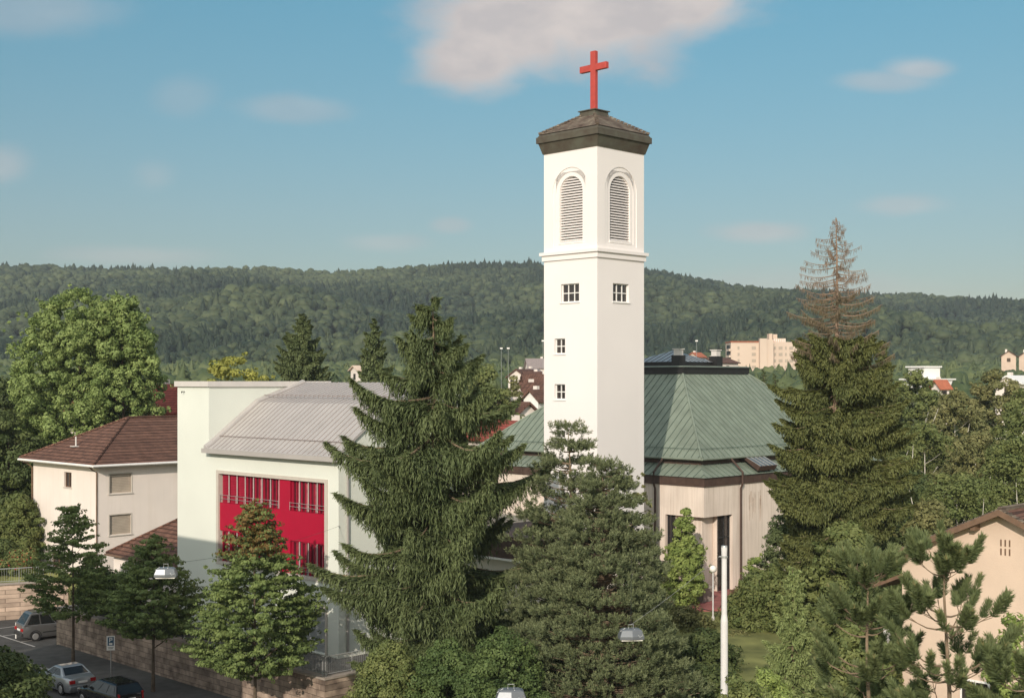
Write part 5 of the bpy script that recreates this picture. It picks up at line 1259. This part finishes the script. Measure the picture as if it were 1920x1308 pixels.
# dark soft pine in the centre right
def clump_pine(label, px, pyt, Y, zb, prof, seed, nc, nn, m='needle_pine', sx=1.0, trunk=.2, tuftL=.28, nl=.16, nw=.017, shell=.6, name='pine_tree'):
    r = np.random.default_rng(seed + 40); p = P(px, pyt, Y); t = thing(name, label, 'tree', (p.x, p.y, zb)); H = p.z - zb
    cen, R = crown_points(r, prof, nc, p.x, p.y, zb, H, shell, sx)
    # each clump: a plate of upward tufts on a branch
    wood = MB(); T = []; D = []
    ra_ = np.hypot(cen[:, 0] - p.x, cen[:, 1] - p.y); cen[:, 2] = np.round((cen[:, 2] + .16 * ra_) / .72) * .72 - .16 * ra_ + r.normal(0, .17, len(cen))
    for c in cen:
        c = Vector(c); ax = Vector((p.x, p.y, max(zb + .5, c.z - .25 * (c - Vector((p.x, p.y, c.z))).length)))
        if r.uniform() < .55: wood.tube([ax, ax.lerp(c, .5) - Vector((0, 0, .08)), c], [.035, .022, .01], 4)
        o = (c - Vector((p.x, p.y, c.z)));  o = o.normalized() if o.length > .01 else Vector((1, 0, 0))
        k = 9
        for j in range(k):
            a = r.uniform(0, 6.283); q = math.sqrt(r.uniform()) * .46
            T.append(list(c + Vector((math.cos(a) * q, math.sin(a) * q, r.uniform(-.06, .10) - .25 * q)))); D.append(list((o * r.uniform(.3, .9) + Vector((r.normal(0, .25), r.normal(0, .25), r.uniform(.5, 1.1)))).normalized()))
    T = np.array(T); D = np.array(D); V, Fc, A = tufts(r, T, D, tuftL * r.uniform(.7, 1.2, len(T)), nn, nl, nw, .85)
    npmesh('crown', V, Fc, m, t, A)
    tr = MB(); n = 8; tr.tube([Vector((p.x + .08 * math.sin(i * 1.3), p.y, zb + H * .97 * i / n - (.3 if i == 0 else 0))) for i in range(n + 1)], [trunk * (1 - .92 * i / n) for i in range(n + 1)], 9)
    tk = tr.build('trunk', 'bark_pine', t); wood.build('branches', 'bark_pine', tk); return t
clump_pine('broad dense pine standing before the white tower', 1132, 868, 56, 1.2, [(a, b * .87) for a, b in [(0, 3.6), (.12, 4.0), (.36, 3.6), (.56, 2.9), (.66, 2.5), (.76, 1.9), (.86, 1.35), (.96, .75), (1, .3)]], 1, 1150, 26, m='needle_pine', trunk=.22)
clump_pine('slender olive pine with candelabra top against the white tower', 1068, 792, 58.5, 1.6, [(0, 2.6), (.2, 2.9), (.42, 2.7), (.60, 2.4), (.72, 1.9), (.80, 1.45), (.88, .95), (.95, .65), (1, .2)], 2, 640, 26, m='needle_pine', trunk=.18)
bush('loose leafy tree top between the pine and the tower corner', 1192, 893, 61, 1.3, 'leaf_olive', 27, 1.5, .12, 60, 50, name='tree', cat='tree', trunk=.09, crad=(.2, .4), prof=[(0, .9), (.5, 1), (.8, .6), (1, .2)], tips=110)

# half dead spruce on the right
p = P(1568, 1120, 76); BZ = 2.3; HT = P(1568, 408, 76).z - BZ; f0 = (P(1568, 640, 76).z - BZ) / HT
def rf2(a, f): return 1 + .14 * math.sin(3 * a + 7 * f)
sp = spruce('spruce_tree', 'tall spruce with a bare dead top and dense dark green lower crown', (p.x, p.y, BZ), HT, 4.3, 'needle_spruce_right', seed=9, nb=270, twig=.8, tw=.046, dens=1.5, rnd=.10, z_lo=.0, z_hi=f0 + .01, droop=.26, upturn=.08, trunk=.30, tm='dead_wood',
       prof=[(0, 3.0), (.15, 3.7), (.30, 4.0), (.45, 4.1), (.55, 3.8), (.60, 3.5), (f0 - .03, 2.9), (f0 + .02, 2.3)], radf=rf2)
def dead_crown(root, base, H, f0, f1, prof, m, nb, seed, tw_, dens, nm, droopy=.5, wr0=.028):
    r = np.random.default_rng(seed); wood = MB(); Pc, U, Vv, A = [], [], [], []
    base = Vector(base)
    for k in range(nb):
        f = f0 + (f1 - f0) * (k + r.uniform(0, .8)) / nb; Lb = float(np.interp(f, [q[0] for q in prof], [q[1] for q in prof])) * r.uniform(.6, 1.15); a = k * 2.399 + r.uniform(-.4, .4)
        ca, sa = math.cos(a), math.sin(a); z = base.z + H * f; up = r.uniform(.02, .30)
        pth = lambda s: np.stack([base.x + ca * Lb * s, base.y + sa * Lb * s, z - .10 * Lb * np.sin(s * 2.6) + up * Lb * s ** 2], -1)
        s6 = np.linspace(0, 1, 6); wood.tube([Vector(q) for q in pth(s6)], [wr0 * (1 - .7 * s) * (.6 + Lb / 3) for s in s6], 5, cap=False)
        n = int(dens * Lb * 16) + 3; s = r.uniform(.25, 1, n); c = pth(s); side = np.array([-sa, ca, 0]); c = c + side * (r.uniform(-1, 1, n) * .16 * Lb * (1.1 - s))[:, None]
        L_ = r.uniform(.12, .48, n) * droopy * 1.6; d = unit(np.stack([r.normal(0, .22, n), r.normal(0, .22, n), np.full(n, -1.0)], 1)); w = unit(np.cross(d, rdir(r, n)))
        Pc.append(c + d * (L_ * .5)[:, None]); U.append(d * (L_ * .5)[:, None]); Vv.append(w * tw_); A.append(r.uniform(0, 1, n))
    V, Fc = rhombs(np.concatenate(Pc), np.concatenate(U), np.concatenate(Vv)); o = npmesh(nm, V, Fc, m, root, np.repeat(np.concatenate(A), 4))
    w = wood.build('dead_branches', 'dead_wood', root); return o
dprof = [(.6, 3.0), (.72, 2.7), (.80, 2.3), (.88, 2.0), (.94, 1.3), (1.0, .3)]
fd = (P(1568, 560, 76).z - BZ) / HT
dead_crown(sp, (p.x, p.y, BZ), HT, fd, 1.0, [(fd, 2.3), (.82, 2.2), (.9, 1.75), (.96, .9), (1.0, .15)], 'needle_dead', 58, 77, .013, 2.4, 'dead_twigs')
dead_crown(sp, (p.x, p.y, BZ), HT, f0 - .06, fd + .01, [(f0 - .06, 3.1), (f0, 2.8), (fd, 2.3)], 'needle_dying', 54, 78, .017, 3.6, 'dying_twigs')

# two more spruces behind: dark conifers left of the big one
def far_spruce(label, px, pyt, Y, R, m, seed, group=None, nb=60, name='spruce_tree', twig=.7, tw=.10, dens=1.2, prof=None):
    q = P(px, pyt, Y); zb = gz(q.x, q.y); return spruce(name, label, (q.x, q.y, zb), q.z - zb, R, m, seed=seed, group=group, nb=nb, twig=twig, tw=tw, dens=dens, trunk=.2, droop=.25, upturn=.15, ap=.75, prof=prof)
far_spruce('dark conical spruce rising behind the school roof', 568, 588, 128, 5.6, 'needle_spruce', 41, nb=150, dens=1.6, prof=[(0, 5), (.4, 4.9), (.62, 4.3), (.78, 3.0), (.88, 1.9), (.95, 1.0), (1, .2)])
far_spruce('narrow dark spruce just left of the big weeping spruce', 702, 596, 120, 4.4, 'needle_spruce', 42, nb=110, dens=1.6, prof=[(0, 3), (.5, 2.6), (.75, 2.0), (.9, 1.1), (1, .2)])
far_spruce('small dark spruce in front of the apartment block, nearer the hall roof', 1432, 692, 210, 2.3, 'needle_spruce', 43)
far_spruce('small dark spruce in front of the apartment block, nearer the half dead spruce', 1453, 700, 200, 2.4, 'needle_spruce', 44)
far_spruce('tall dark spruce standing right behind the half dead spruce', 1655, 640, 128, 4.0, 'needle_spruce_right', 45, nb=90, dens=1.8)
bush('yellow green tree poking over the left part of the school roof', 440, 672, 112, 3.4, 'leaf_yellow', 51, None, .20, 200, 70, name='tree', cat='tree', trunk=.2, crad=(.35, .8), tips=110, prof=[(0, .6), (.4, 1), (.8, .95), (.92, .7), (1, .35)])
bush('round green tree between the weeping spruce and the village', 905, 688, 138, 4.4, 'leaf_mid', 52, None, .24, 260, 80, name='tree', cat='tree', trunk=.25, crad=(.6, 1.1))
bush('low olive tree left of the village houses', 958, 712, 175, 2.6, 'leaf_olive', 53, None, .26, 90, 70, name='tree', cat='tree', trunk=.2, crad=(.6, 1.0))

# right hand garden
bush('small columnar hornbeam before the hall wall', 1284, 955, 83, 1.35, 'leaf_bright', 61, 2.3, .11, 170, 80, name='hornbeam', cat='tree', trunk=.07, crad=(.25, .45), prof=[(0, .5), (.18, .95), (.45, .9), (.7, .6), (.9, .25), (1, .08)])
bush('dense dark yew beside the right hand hall wall', 1474, 948, 81, 1.55, 'needle_spruce', 62, 2.3, .10, 190, 90, name='yew', cat='tree', trunk=.1, crad=(.3, .5), prof=[(0, .9), (.3, 1.0), (.6, .85), (.85, .5), (1, .15)])
bush('leafy maple shrub right of the white mast', 1440, 1062, 76, 2.1, 'leaf_mid', 63, 1.6, .14, 200, 80)
bush('airy sapling in front of the right hall wall', 1418, 1035, 80, .9, 'leaf_bright', 64, 2.0, .10, 40, 50, crad=(.2, .35))
bush('clipped yellow green hedge bush beside the garden steps', 1392, 1108, 78.5, 1.15, 'leaf_olive', 65, 1.8, .10, 110, 80)
bush('dry brownish shrub left of the globe lamp', 1290, 1138, 76, 1.5, 'leaf_olive', 66, 1.2, .10, 110, 70)
bush('brownish undergrowth below the garden steps', 1385, 1188, 74, 1.5, 'leaf_olive', 67, .8, .10, 90, 70)
bush('dark shrub at the foot of the big pine', 1325, 1188, 66, 1.9, 'leaf_dark', 68, .6, .12, 170, 80)
bush('dark rounded shrub low behind the white mast', 1340, 1255, 58, 1.9, 'leaf_dark', 69, 0.3, .12, 180, 80)
bush('green shrub hiding the foot of the white mast', 1385, 1262, 44, 1.25, 'leaf_mid', 70, 0.2, .085, 170, 90, crad=(.25, .45))
bush('bright shrub at the bottom edge left of the near pines', 1440, 1250, 46, 1.2, 'leaf_bright', 71, 0.2, .085, 170, 90, crad=(.25, .45))
q = P(1487, 1062, 54)
spruce('spruce_tree', 'young pale green weeping spruce in the garden right of the mast', (q.x, q.y, .6), q.z - .6, 2.0, 'needle_young', seed=12, nb=70, twig=.5, tw=.035, dens=1.8, trunk=.1, droop=.35, upturn=.22, ap=.8)
bush('dark green tree mass at the foot of the half dead spruce', 1585, 985, 71, 2.6, 'leaf_mid', 72, .8, .15, 260, 80, name='tree', cat='tree', trunk=.12)
bush('dark green bush behind the near pines', 1660, 1030, 66, 2.3, 'leaf_dark', 73, .6, .14, 220, 80)
bush('pale silvery willow shrub above the peach house roof', 1742, 944, 74, 2.2, 'leaf_olive', 74, 1.5, .13, 220, 80, tips=90)
bush('light green climber at the lower right corner of the peach house', 1900, 1160, 43, 1.1, 'leaf_bright', 75, 0, .09, 170, 80, crad=(.25, .45))
bush('green bush filling the garden below the young spruce', 1610, 1170, 52, 1.6, 'leaf_mid', 76, .3, .12, 230, 80)
# shrubs under the weeping spruce
bush('bright feathery shrub at the terrace corner below the weeping spruce', 730, 1208, 54, 2.0, 'leaf_mid', 81, .3, .085, 300, 100, crad=(.3, .5))
bush('dark clipped shrub in the middle below the weeping spruce', 838, 1205, 53.5, 2.2, 'leaf_hedge', 82, .3, .085, 300, 100, crad=(.3, .5))
bush('broad green shrub between weeping spruce and pine', 945, 1185, 53.5, 2.2, 'leaf_hedge', 83, .3, .085, 340, 100, crad=(.3, .5))
bush('low green shrub behind the bottom hanging lamp', 905, 1250, 50, 1.9, 'leaf_hedge', 84, .2, .08, 260, 90, crad=(.3, .5))
bush('shady shrub filling the gap behind the weeping spruce trunk', 880, 1085, 68, 2.2, 'leaf_dark', 85, 1.5, .12, 200, 80)

# near pines
near_pine('near pine with long needled shoots in front of the peach gable', (P(1792, 1300, 30).x, 30, 0), P(1785, 968, 30).z, [(.36, 1.7), (.50, 1.6), (.60, 1.15), (.72, 1.0), (.82, .95), (.93, .4)], 5, nbr=50, tr=.13, lean=-.25)
near_pine('near pine with dense long needled shoots left of the peach house', (P(1628, 1300, 33).x, 33, 0), P(1630, 1005, 33).z, [(.30, 1.8), (.50, 1.55), (.64, 1.2), (.78, .85), (.88, .6), (.95, .35)], 6, nbr=70, tr=.13)
near_pine('low near pine branch cluster at the lower right edge', (P(1925, 1300, 29).x, 29, 0), P(1920, 1195, 29).z, [(.5, 1.3), (.7, 1.2), (.85, .9), (.95, .5)], 7, nbr=40, tr=.10)

# birches and mixed trees on the right slope
BT = [(1712, 700, 150, 4.2, 'leaf_mid', 'rounded mixed tree just right of the half dead spruce'), (1790, 735, 138, 4.2, 'leaf_olive', 'olive birch with white stems below the white villa'),
      (1868, 700, 146, 4.4, 'leaf_olive', 'tall birch with bright stems near the right edge'), (1925, 735, 120, 3.4, 'leaf_mid', 'birch cut by the right edge of the picture'),
      (1735, 800, 115, 3.6, 'leaf_mid', 'dense green tree in the middle of the birch slope'), (1830, 815, 108, 3.6, 'leaf_olive', 'birch with pale leaning trunk above the peach roof'),
      (1905, 825, 98, 3.0, 'leaf_mid', 'dark tree right above the peach roof ridge'), (1690, 880, 98, 3.0, 'leaf_dark', 'dark tree between the half dead spruce and the peach house'), (1795, 890, 90, 3.0, 'leaf_mid', 'green tree directly behind the willow shrub')]
for i, (px, py, Y, w, m, lab) in enumerate(BT):
    q = P(px, py, Y); zb = gz(q.x, q.y)
    b = broadleaf('birch_tree', lab, (q.x, q.y, zb), q.z, [(a, c * w) for a, c in [(0, .7), (.2, 1.0), (.5, 1.0), (.78, .75), (.92, .45), (1, .15)]], m, 'tree', 'trees on the right slope', nc=260, per=110, leafs=.0013 * Y, crad=(.5, 1.0), seed=200 + i, trunk=.13, tm='bark_birch', tips=90)
    r_ = random.Random(i)
    for k in range(3):
        mb = MB()
        a = r_.uniform(3.4, 6.0); x = q.x + math.cos(a) * w * .8; y = q.y + math.sin(a) * w * .85; z = q.z - r_.uniform(.25, .6) * (q.z - zb)
        mb.tube([(x, y, z), (x + r_.uniform(-.5, .9), y, z + r_.uniform(1.2, 2.4))], [.04, .015], 5); mb.build('stem', 'bark_birch', b)

# ---------------------------------------------------------------- village and apartment block
def cottage(label, px, py_eave, Y, w, d, hw, hr, ang, wm='pink_plaster', rm='tile_brown', group='village houses', flat=False, wins=3, swap=False):
    q = P(px, py_eave, Y); f_ = frame(q.x, q.y, ang); f = (lambda a, b, c: f_(b, a, c)) if swap else f_; ze = q.z; zb = ze - hw
    t = thing('village_house', label, 'house', f(w / 2, d / 2, zb), group)
    mb = MB(); mb.box(0, w, 0, d, zb - 6, ze, f)
    if not flat:      # gable faces along u = 0 and u = w sides -> ridge runs along v
        mb.poly([f(0, 0, ze), f(w, 0, ze), f(w / 2, 0, ze + hr)]); mb.poly([f(0, d, ze), f(w, d, ze), f(w / 2, d, ze + hr)])
    mb.build('wall', wm, t)
    o = .5; k = hr / (w / 2)
    mb = MB()
    if flat: mb.box(-o, w + o, -o, d + o, ze + .01, ze + .4, f)
    else:
        for s0, s1 in ((w / 2, -o), (w / 2, w + o)):
            z1 = ze - o * k; mb.prism([(s0, ze + hr + .02), (s1, z1 + .02), (s1, z1 + .22), (s0, ze + hr + .25)], lambda a, z, s: f(a, s, z), -o, d + o)
    rf = mb.build('roof', rm, t)
    if not flat: mb = MB(); mb.box(w * .6, w * .6 + .6, d * .4, d * .4 + .6, ze + hr * .4, ze + hr + .7, f); mb.build('chimney', 'pink_plaster', rf)
    for sd, ln in (('L', w), ('R', d)):
        sf = side_fn(f, sd)
        for i in range(wins):
            for z in ([ze - 1.9] + ([ze - 4.6] if hw > 5 else [])):
                mb = MB(); s = ln * (i + .5) / wins; sbox(mb, sf, s - .55, s + .55, .003, .05, z, z + 1.2); mb.build('window', 'glass', t)
    return t
cottage('small white gabled village house with two dark windows left of the tower', 985, 706, 290, 4.4, 7, 3, 1.5, 30, wins=2)
cottage('white village house with grey roof highest beside the tower edge', 992, 688, 330, 5, 9, 2.5, 2.0, 80, rm='zinc_dark')
cottage('narrow white house between two brown roofs of the village', 998, 697, 305, 2.4, 3, 2.0, .6, 40, rm='zinc_dark', wins=1)
cottage('low white house under a thin brown roof touching the tower edge', 988, 708, 255, 4.5, 5, 2.0, 1.0, 80, rm='tile_brown', wins=2)
cottage('village house with long dark brown roof beside the tower', 991, 736, 205, 6, 8, 3.5, 2.7, 78, rm='tile_brown')
cottage('village house with brown roof left of the long dark roof', 986, 740, 190, 3.2, 4.5, 3.0, 1.6, 62, rm='tile_brown', wins=1)
cottage('brown roofed village house with bluish white wall low beside the tower', 1009, 749, 172, 2.4, 4, 4.0, 1.1, 38, wm='trim', rm='tile_brown', wins=1)
cottage('brown gabled house with large white gable wall behind the green hall roof', 944, 802, 138, 6.2, 9, 6, 2.5, 56, rm='tile_brown', wins=1, swap=True)
cottage('house with bright red tiled roof between weeping spruce and hall', 934, 824, 118, 5.5, 7, 5, 1.4, 60, rm='tile_red', wins=1, swap=True)
cottage('house with bright red tiled roof left behind the school', 352, 772, 124, 7, 14, 5.5, 2.4, 22, rm='tile_red', swap=True)
cottage('pale house with pink roof glimpsed beyond the school ridge', 672, 694, 270, 4, 5, 4, .8, 60, rm='peach', wins=1)
cottage('small pink gabled house on the slope at the far right', 1905, 667, 420, 4.4, 5, 2.6, 1.5, 20, wm='peach', wins=1)
cottage('pink house cut by the right edge of the picture', 1938, 668, 430, 4.5, 5, 2.6, 1.6, 25, wm='peach', wins=1)
cottage('orange roofed cottage just below the white villa', 1762, 725, 240, 2.0, 2.4, 3, 1.1, 62, rm='tile_orange', wins=1)
cottage('small pale house among the trees above the hall skylight', 1308, 668, 380, 3.2, 4, 3, 1.0, 40, wm='peach', rm='tile_orange', wins=1)
cottage('brown roofed house glimpsed behind the vent of the hall', 1345, 680, 330, 8, 8, 3, 1.2, 50, wins=1)
# modern white villa
q = P(1735, 712, 270); fv = frame(q.x, q.y, 60)
vl = thing('white_villa', 'modern flat roofed white villa with terraces among the trees at right', 'house', fv(3, 3, q.z - 4))
mb = MB(); mb.box(-2, 6, 0, 6, q.z - 8, q.z, fv); mb.box(1.5, 6, 1.5, 6, q.z + .3, q.z + 2.6, fv); mb.build('wall', 'trim', vl)
mb = MB(); mb.box(-2.4, 6.4, -.9, 6.4, q.z + .01, q.z + .29, fv); mb.box(1.2, 6.3, .9, 6.3, q.z + 2.61, q.z + 2.9, fv); mb.build('roof_slab', 'trim', vl)
for (a, b) in ((-1.4, .8), (1.6, 3.4)): mb = MB(); sbox(mb, side_fn(fv, 'L'), a, b, .003, .04, q.z - 1.9, q.z - .4); mb.build('window', 'glass', vl)
for (a, b) in ((1, 3), (3.6, 5.2)): mb = MB(); sbox(mb, side_fn(fv, 'R'), a, b, .003, 2.04 - 2, q.z - 1.9, q.z - .4); mb.build('window', 'glass', vl)
q = P(1918, 722, 190); cottage('pale house half hidden by birches at the right edge', 1914, 718, 190, 4, 4, 4, .9, 50, rm='trim', wins=1)

# apartment block
q = P(1430, 640, 570); fa = frame(q.x, q.y, 38)
ab = thing('apartment_block', 'pale peach eight storey apartment block with lift tower and roof terrace', 'building', fa(0, 10, 5))
sA = lambda px, Y=570: (px - 1430) / F * Y
M['apt'] = mat('apartment_plaster', (.64, .52, .42), .9, .04, .1)
zr = q.z; 
def bx(mb, x0, x1, y0, y1, z0, z1): mb.box(x0 + q.x, x1 + q.x, y0, y1, z0, z1)
X = lambda px: (px - 960) / F * 570 - q.x
mb = MB()
bx(mb, X(1369), X(1431), 568, 582, 3, P(0, 642, 570).z); bx(mb, X(1431.2), X(1447), 566, 580, 3, P(0, 637, 570).z); bx(mb, X(1447.2), X(1512), 570, 584, 3, P(0, 641, 570).z)
bx(mb, X(1452), X(1475), 572, 580, P(0, 640.8, 570).z, P(0, 634, 570).z)
mb.build('wall', 'apt', ab)
mb = MB(); bx(mb, X(1368), X(1431), 567.6, 582.4, P(0, 642, 570).z + .05, P(0, 641, 570).z + .3); bx(mb, X(1447.4), X(1452), 570, 584, P(0, 641, 570).z + .02, P(0, 640, 570).z + .2); mb.build('roof_edge', 'tile_orange', ab)
mb = MB(); bx(mb, X(1444), X(1450), 572, 577, P(0, 636.8, 570).z, P(0, 625, 570).z); bx(mb, X(1452), X(1460), 573, 578, P(0, 633.8, 570).z, P(0, 626, 570).z); mb.build('lift_tower', 'peach', ab)
mb = MB(); bx(mb, X(1421), X(1434), 565, 568, 3, P(0, 635, 570).z); mb.build('stair_tower', 'apt', ab)
for j in range(7):
    py = 652 + j * 11.9
    for (a, b, yy) in ((1381.5, 1385, 567.99), (1408, 1415.5, 567.99), (1420, 1420.2, 0), (1451, 1455, 569.99), (1460, 1467, 569.99), (1472, 1475, 569.99), (1480, 1487, 569.99), (1494, 1501, 569.99)):
        if not yy or b - a < .5: continue
        mb = MB(); bx(mb, X(a), X(b), yy - .12, yy, P(0, py + 3, 570).z, P(0, py - 2.6, 570).z); w = mb.build('window', 'roller', ab)
    mb = MB(); bx(mb, X(1365), X(1368.9), 567.5, 576, P(0, py + 6.2, 570).z, P(0, py + 2, 570).z); mb.build('balcony', 'apt', ab)
    mb = MB(); bx(mb, X(1366.5), X(1368.9), 569.5, 576, P(0, py + 1.9, 570).z, P(0, py - 5.5, 570).z); mb.build('balcony_recess', 'dark_metal', ab)
mb = MB()
for k in range(6): bx(mb, X(1453 + 4 * k), X(1454 + 4 * k), 571.6, 571.9, P(0, 640.5, 570).z, P(0, 635, 570).z)
mb.build('terrace_posts', 'trim', ab)

# sports-field floodlights
for px, pt, pb, Y, lab in ((940, 654, 672, 300, 'thin floodlight mast left of the village'), (953, 654, 690, 280, 'taller floodlight mast nearest the village houses'), (1306, 640, 658, 300, 'thin floodlight mast above the hall skylight'), (1018, 640, 690, 300, 'thin mast close to the left edge of the tower')):
    a = P(px, pt, Y); b = P(px, pb, Y); zb = gz(b.x, b.y)
    f_ = thing('floodlight_mast', lab, 'mast', (b.x, b.y, zb)); mb = MB(); mb.tube([(b.x, b.y, zb), (a.x, a.y, a.z)], [.05, .035], 6); mb.build('pole', 'steel', f_)
    mb = MB(); mb.box(a.x - .3, a.x + .3, a.y - .15, a.y + .15, a.z, a.z + .3); mb.build('lamp_head', 'trim', f_)

# ---------------------------------------------------------------- woods: one crown per tree, all of one mass
def ico(sub):
    bm = bmesh.new(); bmesh.ops.create_icosphere(bm, subdivisions=sub, radius=1.0)
    V = np.array([v.co[:] for v in bm.verts]); Fc = np.array([[v.index for v in f.verts] for f in bm.faces]); bm.free(); return V, Fc
def crowns(name, cx, cy, cz, rad, hgt, tone, con, sub, seed, m='forest_leaf', jit=.22, leafn=0, leafs=.5):
    """many lumpy crowns as one object; con: 1 for pointed conifers"""
    r = np.random.default_rng(seed); n = len(cx); Vo, Fo = ico(sub); nv = len(Vo)
    protos = []
    for k in range(12):
        ph = r.uniform(0, 6.28, 9); q = Vo
        d = 1 + .16 * np.sin(q[:, 0] * 3.1 + ph[0]) * np.cos(q[:, 1] * 2.7 + ph[1]) + .14 * np.sin(q[:, 2] * 4.3 + ph[2] + q[:, 0] * 2) + .10 * np.sin(q[:, 1] * 7 + ph[3]) * np.sin(q[:, 0] * 6 + ph[4]) + r.normal(0, jit * .35, nv)
        protos.append(q * d[:, None])
    protos = np.array(protos); pk = r.integers(0, 12, n); base = protos[pk].copy()
    cf = np.clip((base[:, :, 2] + 1) / 2, 0, 1)
    taper = np.where(con[:, None] > .5, 1.15 * (1 - cf) ** .8 + .08, 1.0)
    rot = r.uniform(0, 6.28, n); c_, s_ = np.cos(rot)[:, None], np.sin(rot)[:, None]
    x = (base[:, :, 0] * c_ - base[:, :, 1] * s_) * rad[:, None] * taper; y = (base[:, :, 0] * s_ + base[:, :, 1] * c_) * rad[:, None] * taper
    z = base[:, :, 2] * hgt[:, None]
    V = np.stack([x + cx[:, None], y + cy[:, None], z + cz[:, None]], -1).reshape(-1, 3)
    Fc = (Fo[None] + (np.arange(n) * nv)[:, None, None]).reshape(-1, 3)
    A = np.clip(np.repeat(tone, nv) + r.normal(0, .13, n * nv), 0, 1)
    # loose leaf tufts over each crown break up its outline
    if leafn:
        d = rdir(r, n * leafn); d[:, 2] = np.abs(d[:, 2]) * .9 - .1; R_ = np.repeat(rad, leafn)[:, None]; Hh = np.repeat(hgt, leafn); fz = np.clip((d[:, 2] + 1) / 2, 0, 1)
        tp = np.where(np.repeat(con, leafn) > .5, 1.15 * (1 - fz) ** .8 + .08, 1.0)
        p = np.stack([np.repeat(cx, leafn) + d[:, 0] * R_[:, 0] * tp * 1.04, np.repeat(cy, leafn) + d[:, 1] * R_[:, 0] * tp * 1.04, np.repeat(cz, leafn) + d[:, 2] * Hh * 1.04], 1)
        nn = unit(d + rdir(r, len(p)) * .8); t_ = unit(np.cross(nn, rdir(r, len(p)))); b_ = np.cross(nn, t_); sz = (leafs * np.repeat(rad, leafn) * r.uniform(.5, 1.3, len(p)))[:, None]
        T = np.stack([p + t_ * sz, p - t_ * sz * .6 + b_ * sz * .8, p - t_ * sz * .6 - b_ * sz * .8], 1).reshape(-1, 3)
        Fc = np.concatenate([Fc, np.arange(len(T)).reshape(-1, 3) + len(V)]); V = np.concatenate([V, T])
        A = np.concatenate([A, np.repeat(np.clip(np.repeat(tone, leafn) + r.normal(.05, .2, len(p)), 0, 1), 3)])
    return npmesh(name, V, Fc, m, None, A, k=3)

r = np.random.default_rng(5)
# hillside
n0 = 27000
hy_ = np.sqrt(r.uniform(640 ** 2, 1640 ** 2, n0)); hx_ = r.uniform(-.46, .46, n0) * hy_
hz_ = hill(hx_, hy_)
fam = np.sin(hx_ * .012 + 1) * np.cos(hy_ * .011 + hx_ * .004) + .6 * np.sin(hx_ * .031 - hy_ * .023 + 2)
con = ((r.uniform(size=n0) < .14 + .5 * (fam < -.45)) ).astype(float)
rad = r.uniform(2.2, 5.9, n0) * (.8 + .25 * np.clip(fam + .5, 0, 1)); rad[con > 0] = r.uniform(2.4, 3.8, int(con.sum()))
hg = rad * r.uniform(.75, 1.05, n0); hg[con > 0] = rad[con > 0] * r.uniform(1.6, 2.4, int(con.sum()))
big = np.sin(hx_ * .0061 + 2.0 + hy_ * .003) * np.sin(hy_ * .0085 - .6 + hx_ * .002)
tone = np.clip(.40 + .28 * big + .20 * fam + r.normal(0, .16, n0) - .25 * con, .02, 1)
f = crowns('hillside_forest', hx_, hy_, hz_ + 9 + r.normal(0, 1.4, n0), rad, hg, tone, con, 2, 61, leafn=34, leafs=.21); struct(f, 'stuff')
# valley wood between the village and the hill
n1 = 2600
vy = 190 + (640 - 190) * r.uniform(0, 1, n1) ** .62; vx = r.uniform(-.5, .5, n1) * vy
keep = np.ones(n1, bool)
houses = [(o.location.x, o.location.y, o.location.z) for o in bpy.data.objects if o.parent is None and o.name.split('.')[0] in ('village_house', 'white_villa')]
pxs = 960 + F * vx / vy; gzv = ground(vx, vy)
hgt = r.uniform(2.6, 4.6, n1)
for (a, b, c) in houses: keep &= ~(np.hypot(vx - a, vy - b) < 7)
keep &= ~((pxs > 1362) & (pxs < 1515) & (vy > 430) & (vy < 600)) 
topz = np.minimum(gzv + 7 + hgt, CAMZ + 0.00 * vy + 6.5 + (vy - 190) * .012)
rad1 = r.uniform(2.6, 4.6, n1)
for (a, b, c) in houses:
    near_ = (np.abs(pxs - (960 + F * a / b)) < 34) & (vy < b); topz = np.where(near_, np.minimum(topz, CAMZ + (c + 1.6 - CAMZ) * vy / b), topz)
keep &= ~((pxs > 930) & (pxs < 1030) & (vy < 340))
keep &= ~((pxs > 1340) & (pxs < 1520) & (vy < 600) & (gzv + 12 > 21 + 0 * gzv) & (vy > 300))
k = keep; con1 = (r.uniform(size=n1) < .16).astype(float)
f = crowns('valley_wood', vx[k], vy[k], (topz - hgt)[k], rad1[k], (hgt * (1 + .5 * con1))[k], np.clip(r.normal(.55, .22, n1), 0, 1)[k], con1[k], 3, 62, m='leaf_valley', leafn=150, leafs=.15); struct(f, 'stuff')

# ---------------------------------------------------------------- air
hz = MB(); hz.box(-1700, 1700, -60, 2450, -8, 340); o = hz.build('haze', 'trim'); struct(o, 'stuff')
m = bpy.data.materials.new('haze_air'); m.use_nodes = True; nt = m.node_tree; nt.nodes.clear()
ou = nt.nodes.new('ShaderNodeOutputMaterial'); pv_ = nt.nodes.new('ShaderNodeVolumePrincipled'); pv_.inputs['Color'].default_value = (.66, .76, .88, 1); pv_.inputs['Density'].default_value = .00015; pv_.inputs['Anisotropy'].default_value = 0.0
nt.links.new(pv_.outputs[0], ou.inputs['Volume']); o.data.materials.clear(); o.data.materials.append(m)
